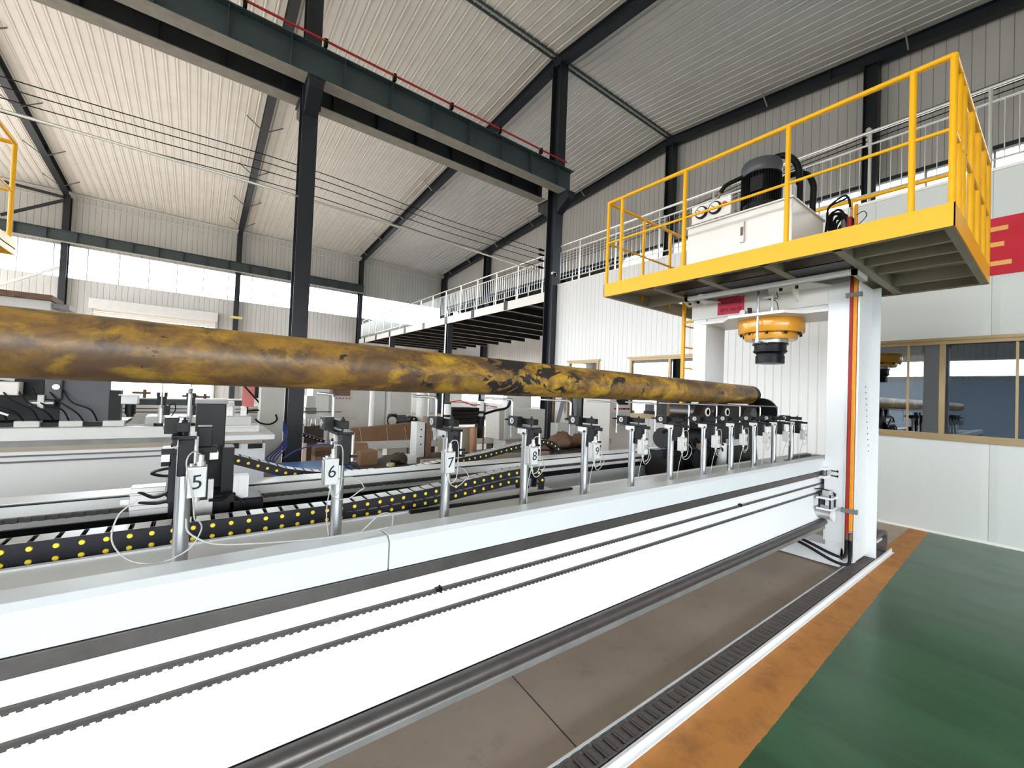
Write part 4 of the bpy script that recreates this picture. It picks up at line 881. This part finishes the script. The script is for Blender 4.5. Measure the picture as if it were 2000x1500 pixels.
# beam of the press over the second bed
g = thing('press_crossbeam', (-2.0, 8.0, 2.4), 'grey green crossbeam with brown top edge above the pipe at the far left', 'beam')
G().box(-4.2, -1.56, 7.9, 8.4, 2.30, 2.60).build('beam', GREYCAB2, g, .01); G().box(-4.2, -1.54, 7.85, 8.42, 2.60, 2.67).build('top_flange', RUST, g); G().box(-1.56, -1.40, 7.95, 8.3, 2.52, 2.58).build('end_bracket', MIDG, g)
for x in (-1.9, -4.0): G().box(x - .15, x + .15, 8.0, 8.3, 0, 2.30).build('leg', WHITE2, g)
p2 = platform('work_platform', -4, -1.65, 4.6, 6.95, 3.0, 3.1, 'yellow railed work platform cut off by the left edge of the photo')
G().box(-4, -1.66, 4.6, 6.95, 3.0, 3.012).build('deck', UNDER, p2); G().box(-1.668, -1.66, 4.6, 6.95, 2.94, 3.1).box(-4, -1.66, 6.942, 6.95, 2.94, 3.1).build('edge_band', YEL, p2)
railing_run(p2, (-1.70, 4.6), (-1.70, 6.9), 3.10, [0, 1.0]); railing_run(p2, (-4, 6.9), (-1.70, 6.9), 3.10, [.0, .5])
for x, y in ((-3.8, 6.22),): G().box(x - .12, x + .12, y - .12, y + .12, 0, 3.0).build('support_leg', WHITE2, p2)
for i_, (p_, q_, lb) in enumerate([((-6.8, 26.5, 9.55), (-5.05, 26.5, 9.45), 'upper dark wall brace meeting the leftmost wall column top'), ((-6.8, 26.5, 8.05 + .1), (-5.05, 26.5, 9.3), 'lower dark diagonal brace under the leftmost column top'),
        ((-6.8, 26.5, 5.2), (-5.05, 26.5, 6.35), 'pale diagonal tube beside the leftmost column, across the bright window')]):
    tag(G().bar(p_, q_, .10, .10).build('wall_brace', [STEEL, STEEL, GREYCAB2][i_], org=p_), lb, 'brace')
t = thing('wall_lamp', (1.49, 26.5, 5.05), 'small pale yellow lamp box on the slim column beside the rolling door', 'lamp')
G().box(1.25, 1.75, 26.45, 26.57, 5.0, 5.12).build('housing', mat('pale_yellow_plastic', (.7, .6, .25), .5), t)
# ---------------------------------------------------------------- workshop behind
def cabinet(x0, x1, y0, y1, z1, label, m, parts=(), name='control_cabinet', cat='cabinet'):
    t = thing(name, ((x0 + x1) / 2, (y0 + y1) / 2, 0), label, cat)
    G().box(x0, x1, y0, y1, .0, z1).build('body', m, t, .01)
    for nm, a, b, z0_, z1_, dp, mm in parts: G().box(a, b, y0 - dp, y0, z0_, z1_).build(nm, mm, t, .004)
    return t
cabinet(2.60, 3.62, 11, 11.6, 2.1, 'warm grey control cabinet with dark screen, right of the near tall column', GREYCAB,
        [('screen', 2.70, 3.12, 1.41, 1.75, .02, RUST), ('door', 2.66, 3.30, .85, 1.28, .012, GREYCAB), ('door', 2.66, 3.30, .15, .82, .012, GREYCAB)] + [('button', 2.78 + .08 * k, 2.81 + .08 * k, 1.33, 1.36, .03, RED) for k in range(5)])
cabinet(2.22, 2.60, 10.9, 11.6, 2.0, 'tall white enclosure left of the grey control cabinet', WHITE2)
cabinet(3.82, 4.12, 11.2, 11.6, 2.3, 'tall pale grey panel between two cabinets', GREYCAB2)
cabinet(4.13, 4.80, 11, 11.6, 2.2, 'pale grey cabinet with two doors behind the round black motors', GREYCAB2, [('door', 4.2, 4.76, .95, 1.9, .012, GREYCAB), ('door', 4.2, 4.76, .1, .9, .012, GREYCAB)])
cabinet(.86, 1.22, 8.2, 8.5, 1.7, 'plain grey enclosure left of the near tall column', GREYCAB)
t = thing('tool_board', (.72, 8.6, 0), 'pink display board on a stand left of the grey enclosure', 'board')
G().box(.63, .81, 8.6, 8.63, 1.22, 1.75).build('board', mat('faded_pink_board', (.70, .22, .20), .7), t); G().box(.70, .73, 8.63, 8.66, 0, 1.3).build('stand', BLACK, t); G().box(.81, .88, 8.58, 8.62, 1.38, 1.75).build('black_side', BLACK, t)
for P_, nm in (([(.50, 8.4, 1.75), (.75, 8.4, 1.45), (1.0, 8.4, 1.15), (1.25, 8.4, .92)], 'straight black cable slanting down behind the white block'),
               ([(.60, 8.3, 1.16), (.9, 8.3, 1.18), (1.12, 8.3, 1.14), (1.22, 8.3, 1.02)], 'thick black cable curving toward the near tall column'),
               ([(1.10, 8.2, 1.12), (1.12, 8.2, 1.02), (1.02, 8.2, .95), (.88, 8.2, .97), (.8, 8.2, 1.04)], 'thin looped cable in front of the grey enclosure')):
    tag(G().tube(P_, .014, 8).build('black_cable', RUBBER, org=P_[0]), nm, 'cable')
t = thing('blue_cable_bundle', (1.25, 7.8, .9), 'bundle of blue air hoses hanging at the foot of the near tall column', 'cable')
for k in range(4): G().tube([(1.20 + .02 * k, 8.4, .98), (1.24 + .015 * k, 8.2, .8), (1.22 - .03 * k, 7.8, .62), (1.05 - .05 * k, 7.4, .50), (.95, 7.1, .45)], .012, 6).build('hose', mat('blue_hose', (.03, .06, .30), .5) if k == 0 else bpy.data.materials['blue_hose'], t)
G().tube([(1.0, 6.6, .60), (1.2, 6.6, .72), (1.5, 6.6, .78), (1.75, 6.6, .72), (1.7, 6.6, .62), (1.5, 6.6, .60)], .01, 6).build('hose', bpy.data.materials['blue_hose'], t)
# bench with round black motors
t = thing('small_lathe', (1.75, 9, 0), 'small dark bench machine right of the near tall column', 'machine')
G().box(1.62, 2.0, 8.8, 9.4, .45, .80).build('bed', OILY, t, .01); G().box(1.62, 2.1, 8.75, 9.4, .95, 1.05).build('table', WHITE2, t); G().box(1.64, 1.86, 8.9, 9.3, 1.05, 1.16).build('slide', MIDG, t, .01)
G().box(1.66, 1.86, 8.95, 9.25, 1.16, 1.42).build('headstock', GREYCAB2, t, .02); G().box(1.6, 2.35, 8.85, 8.9, 1.08, 1.10).build('lead_bar', RUST, t); G().box(1.7, 1.9, 8.9, 9.3, 0, .45).build('pedestal', RUST, t); G().cyl((1.68, 8.8, .8), (1.68, 8.8, .95), .06, 14).cyl((1.9, 8.95, .8), (1.9, 8.95, .95), .05, 14).build('column', GALV, t)
t.location = (1.75 + .17, 9.6, 0)
chain('drag_chain', 'small black drag chain with pale dots sloping down right of the near tall column', [(1.60, .72), (2.02, .56)], 8.55, .12, .07, .06, .012, CROSS, 'drag chains with yellow dots', capm=WHITE2)
t = thing('flat_stock', (1.9, 8.2, 0), 'stack of yellowish and rusty steel bars at the foot of the near tall column', 'steel stock')
for k, (z, mm) in enumerate(((0.0, RUST), (.11, WHITE2), (.22, WOODL), (.33, RUST), (.42, WOODM))): G().box(1.78, 2.5 + .05 * (k % 2), 8.2 + .03 * k, 8.6, z, z + (.11 if k < 4 else .08)).build('bar', mm, t)
m1 = thing('black_motor', (4.0, 10, 0), 'large round black motor with a belt guard on a stand behind the cardboard box', 'motor')
G().cyl((3.78, 9.95, .86), (3.95, 9.95, .86), .16, 28).build('belt_guard', BLACK, m1); G().cyl((3.92, 9.9, .88), (4.16, 9.9, .88), .12, 24).build('motor_body', MOTG, m1); G().cyl((3.80, 9.78, .86), (3.80, 9.80, .86), .1, 24).build('pulley', GALV, m1); G().box(3.7, 4.2, 9.8, 10.1, 0, .74).build('stand', GREYCAB, m1)
m2 = thing('black_motor', (4.35, 10, 0), 'smaller black motor with a white tag, right of the large one', 'motor')
G().cyl((4.35, 9.8, .86), (4.35, 10.05, .86), .105, 24).build('motor_body', BLACK, m2); G().box(4.33, 4.37, 9.79, 9.80, .88, .92).build('white_tag', WHITE, m2); G().box(4.25, 4.45, 9.8, 10.1, 0, .76).build('stand', GREYCAB, m2)
# blue troughs and oily work table
t = thing('blue_trough', (1.3, 6.2, 0), 'blue sheet metal trough left of post six', 'trough')
G().prism([(.89, 0), (1.70, 0), (1.70, .53), (.89, .53)], 'y', 5.7, 6.7).build('tub', BLUE, t, .004); G().box(.89, 1.70, 5.68, 5.70, .52, .535).build('rim', GALV, t)
t = thing('work_table', (4.9, 6.4, 0), 'oily brown work table on a blue frame behind the machine bed', 'table')
G().box(1.95, 6.3, 5.75, 7.0, .42, .50).box(6.3, 7.9, 6.05, 7.0, .42, .50).build('table_top', OILY, t, .004); G().box(1.95, 6.3, 5.73, 5.75, .30, .47).box(6.3, 7.9, 6.03, 6.05, .30, .47).build('blue_edge', BLUE, t); G().prism([(1.75, .52), (1.95, .42), (1.95, .1), (1.85, .1)], 'y', 5.73, 6.4).build('blue_corner_plate', BLUE, t)
for x in (2.1, 5, 7.7): G().box(x - .05, x + .05, 6.15, 6.9, 0, .42).build('leg', BLUE, t)
G().box(2.75, 5.3, 5.8, 5.9, .50, .585).build('steel_angle', UNDER, t)
items = [('wood_block', 'square sawn wooden block on the oily table behind post six', 'wood block', WOODM, [('box', 1.95, 2.2, 6.2, 6.5, .50, .70)]),
         ('wood_log', 'dark split log lying behind the square wooden block', 'log', WOODM, [('cyl', (1.82, 6.6, .68), (2.15, 6.6, .66), .12)]),
         ('rag', 'crumpled white rag beside the split log', 'rag', WHITE2, [('lump', 2.22, 6.4, .60, .12)]),
         ('tape_roll', 'pale yellow tape roll lying flat on the oily table', 'roll', mat('pale_yellow_tape', (.6, .55, .3), .6), [('cyl', (2.33, 6.0, .50), (2.33, 6.0, .54), .06)]),
         ('dark_sack', 'dark crumpled sack on the oily table', 'sack', OILY, [('lump', 2.52, 6.15, .57, .13)]),
         ('small_carton', 'small white carton beside the dark sack', 'box', WHITE, [('box', 2.62, 2.76, 6.05, 6.2, .50, .63)]),
         ('spare_bearing', 'white casting with bolts lying on the oily table', 'casting', WHITE2, [('box', 4.22, 4.62, 6.1, 6.35, .50, .53), ('box', 4.30, 4.60, 6.15, 6.3, .53, .62)]),
         ('scrap_heap', 'heap of brown scrap steel behind posts eight and nine', 'scrap', RUST, [('lump', 6.3, 6.5, .66, .28), ('lump', 6.9, 6.6, .62, .24), ('lump', 5.8, 6.5, .58, .18), ('lump', 7.3, 6.5, .55, .16)]),
         ('copper_cylinder', 'short copper coloured cylinder standing on the oily table', 'cylinder', mat('copper_tone', (.42, .22, .13), .5, .4), [('cyl', (4.04, 6.5, .5), (4.04, 6.5, 1.0), .06)])]
for nm, lb, ct_, mm, sh in items:
    g = G()
    for s in sh:
        if s[0] == 'box': g.box(*s[1:])
        elif s[0] == 'cyl': g.cyl(*s[1:], 20)
        else:
            _, x, y, z, r = s; rr = random.Random(nm); pr_ = []
            g0 = len(g.v); g.lathe([(.001, -.5), (.6, -.5), (.95, -.3), (1, 0), (.8, .35), (.4, .6), (.001, .7)], (0, 0, 0), 14)
            for i in range(g0, len(g.v)):
                a, b, c_ = g.v[i]; k_ = 1 + rr.uniform(-.22, .22) if c_ > -.45 else 1; g.v[i] = (x + a * r * k_, y + b * r * k_, max(.501, z + c_ * r * k_))
    o = g.build(nm, mm, org=(sh[0][1] if not isinstance(sh[0][1], tuple) else sh[0][1][0], 6.3, .5), angle=50); tag(o, lb, ct_)
ru = thing('straightening_head', (4.0, 6.8, .5), 'oily black roller head with two white air cylinders under the middle of the pipe', 'machine')
G().box(3.75, 4.25, 6.75, 7.0, 1.02, 1.34).build('roller_body', OILY, ru, .02)
for z in (1.08, 1.16, 1.24, 1.31): G().cyl((3.72, 6.72, z), (4.28, 6.72, z), .035, 14).build('roller', CASTM, ru)
for x, z in ((3.64, 1.3), (4.35, 1.37)):
    G().cyl((x, 6.75, z - .09), (x, 6.75, z + .10), .065, 20).build('air_cylinder', WHITE, ru); G().cyl((x, 6.75, z + .10), (x, 6.75, z + .13), .06, 20).build('cylinder_cap', BLACK, ru)
    G().cyl((x, 6.75, z - .19), (x, 6.75, z - .14), .06, 16).build('lower_collar', WHITE2, ru); G().cyl((x, 6.75, .95), (x, 6.75, z - .09), .045, 14).build('stem', BLACK, ru)
G().box(3.6, 4.3, 6.75, 7.0, .50, .95).build('stand', UNDER, ru, .01); G().box(4.36, 4.48, 6.8, 6.95, .75, 1.2).build('back_post', BLACK, ru)
G().cyl((4.34, 6.6, .5), (4.34, 6.6, 1.0), .016, 8).build('strut', RUST, ru)
for k in range(2): G().tube([(3.64, 6.7, 1.44), (3.85, 6.6, 1.47 - .03 * k), (4.1, 6.6, 1.38 + .02 * k), (4.3, 6.7, 1.40), (4.7, 6.7, 1.36)], .008, 6).build('red_hose', RED, ru)
for k in range(2): G().tube([(4.4, 6.8, 1.2), (4.7, 6.8, 1.28), (5.0, 6.8, 1.34), (5.1, 6.8, 1.46 + .03 * k)], .025, 8).build('hose', RUBBER, ru)
t = thing('bolted_bracket', (3.1, 6.6, .5), 'white bolted upright bracket behind post seven', 'bracket')
G().box(2.97, 3.12, 6.55, 6.8, .50, 1.09).build('upright', WHITE2, t, .005)
for z in (.72, .85, .97): G().cyl((3.05, 6.54, z), (3.05, 6.55, z), .012, 8).build('bolt', BLACK, t)
G().box(3.14, 3.22, 6.5, 6.7, .50, 1.18).build('rusty_side', RUST, t); G().cyl((3.26, 6.6, .86), (3.38, 6.6, .86), .09, 18).build('end_flange', WHITE2, t)
t = thing('round_duct', (4.66, 10, 0), 'pale round vertical duct behind the cardboard box', 'duct'); G().cyl((4.66, 10, 0), (4.66, 10, 2.6), .16, 24).build('tube', GREYCAB2, t)
t = thing('long_carton', (3.2, 8.5, .45), 'long flat brown cardboard carton with straps, leaning behind the oily table', 'carton')
G().prism([(2.46, .56), (2.46, .82), (3.86, .93), (3.86, .56)], 'y', 8.45, 8.6).build('box', WOODM, t, .004)
for x in (2.66, 3.2, 3.6): G().bar((x, 8.44, .57), (x - .05, 8.44, .84), .012, .004).build('strap', WHITE2, t)
t = thing('long_white_beam', (4, 8.6, 0), 'long white beam on the floor under the cardboard carton', 'beam'); G().box(2.46, 6.3, 8.4, 8.75, .40, .56).build('beam', WHITE2, t, .004)
for x in (2.7, 4.2, 5.9): G().box(x - .08, x + .08, 8.45, 8.7, 0, .40).build('block', OILY, t)
t = thing('sheet_enclosure', (6.9, 8.3, 0), 'large pale sheet metal enclosure behind post eight', 'enclosure')
G().box(5.65, 6.85, 7.7, 8.35, .57, 1.28).build('body', GREYCAB2, t, .01); G().prism([(5.52, .58), (5.65, .55), (5.65, 1.28), (5.5, 1.26)], 'y', 7.75, 8.3).build('side_wing', GREYCAB, t); G().box(5.75, 6.8, 7.8, 8.3, 0, .57).build('plinth', GREYCAB2, t, .01)
t = thing('wall_panel_cabinet', (7.3, 8.4, 0), 'tall pale cabinet standing against the corner column', 'cabinet'); G().box(6.3, 7.1, 8.55, 8.75, 0, 2.0).build('body', GREYCAB2, t, .01)
t = thing('notice_board', (7.93, 8.5, 1.6), 'white poster board on the office wall left of the narrow window', 'board'); G().box(7.925, 7.955, 8.15, 8.5, 1.2, 2.0).build('sheet', WHITE, t); G().box(7.92, 7.925, 8.35, 8.42, 1.72, 1.75).box(7.92, 7.925, 8.35, 8.42, 1.62, 1.65).build('print', INK, t)
t = thing('angle_bars', (7.7, 8.1, 0), 'grey angle bars leaning upright against the office wall', 'bars')
for k in range(4): G().bar((7.55 - .03 * k, 8.30 - .05 * k, .0), (7.88, 8.15 - .04 * k, 1.7), .025, .025).build('bar', MIDG, t)
t = thing('control_cabinet', (6.7, 5.6, 0), 'grey control cabinet with a row of red buttons in front of the office window', 'cabinet')
G().box(6.38, 7.01, 5.3, 6.0, 0, 1.85).build('body', GREYCAB, t, .006); G().box(6.42, 6.97, 5.29, 5.3, 1.35, 1.80).build('panel', GREYCAB2, t, .002); G().box(6.55, 6.9, 5.275, 5.29, 1.50, 1.60).build('screen', BLACK, t)
for k in range(7): G().cyl((6.50 + .07 * k, 5.29, 1.42), (6.50 + .07 * k, 5.265, 1.42), .018, 10).build('button', RED if k < 3 or k % 2 else BLACK, t)
G().box(6.45, 7.0, 5.1, 5.3, 1.12, 1.14).build('shelf', MIDG, t); G().box(6.40, 6.42, 5.28, 5.3, .75, .85).build('door_handle', MIDG, t)
t = thing('rusty_stand', (7.45, 7.4, 0), 'rusty post stand beside the narrow office window', 'stand'); G().box(7.4, 7.45, 8.0, 8.05, 0, 2.0).build('post', RUST, t); G().box(7.0, 7.4, 7.4, 7.65, .6, .95).build('white_part', WHITE2, t); G().box(7.0, 7.35, 7.45, 7.62, 0, .6).build('base', OILY, t)
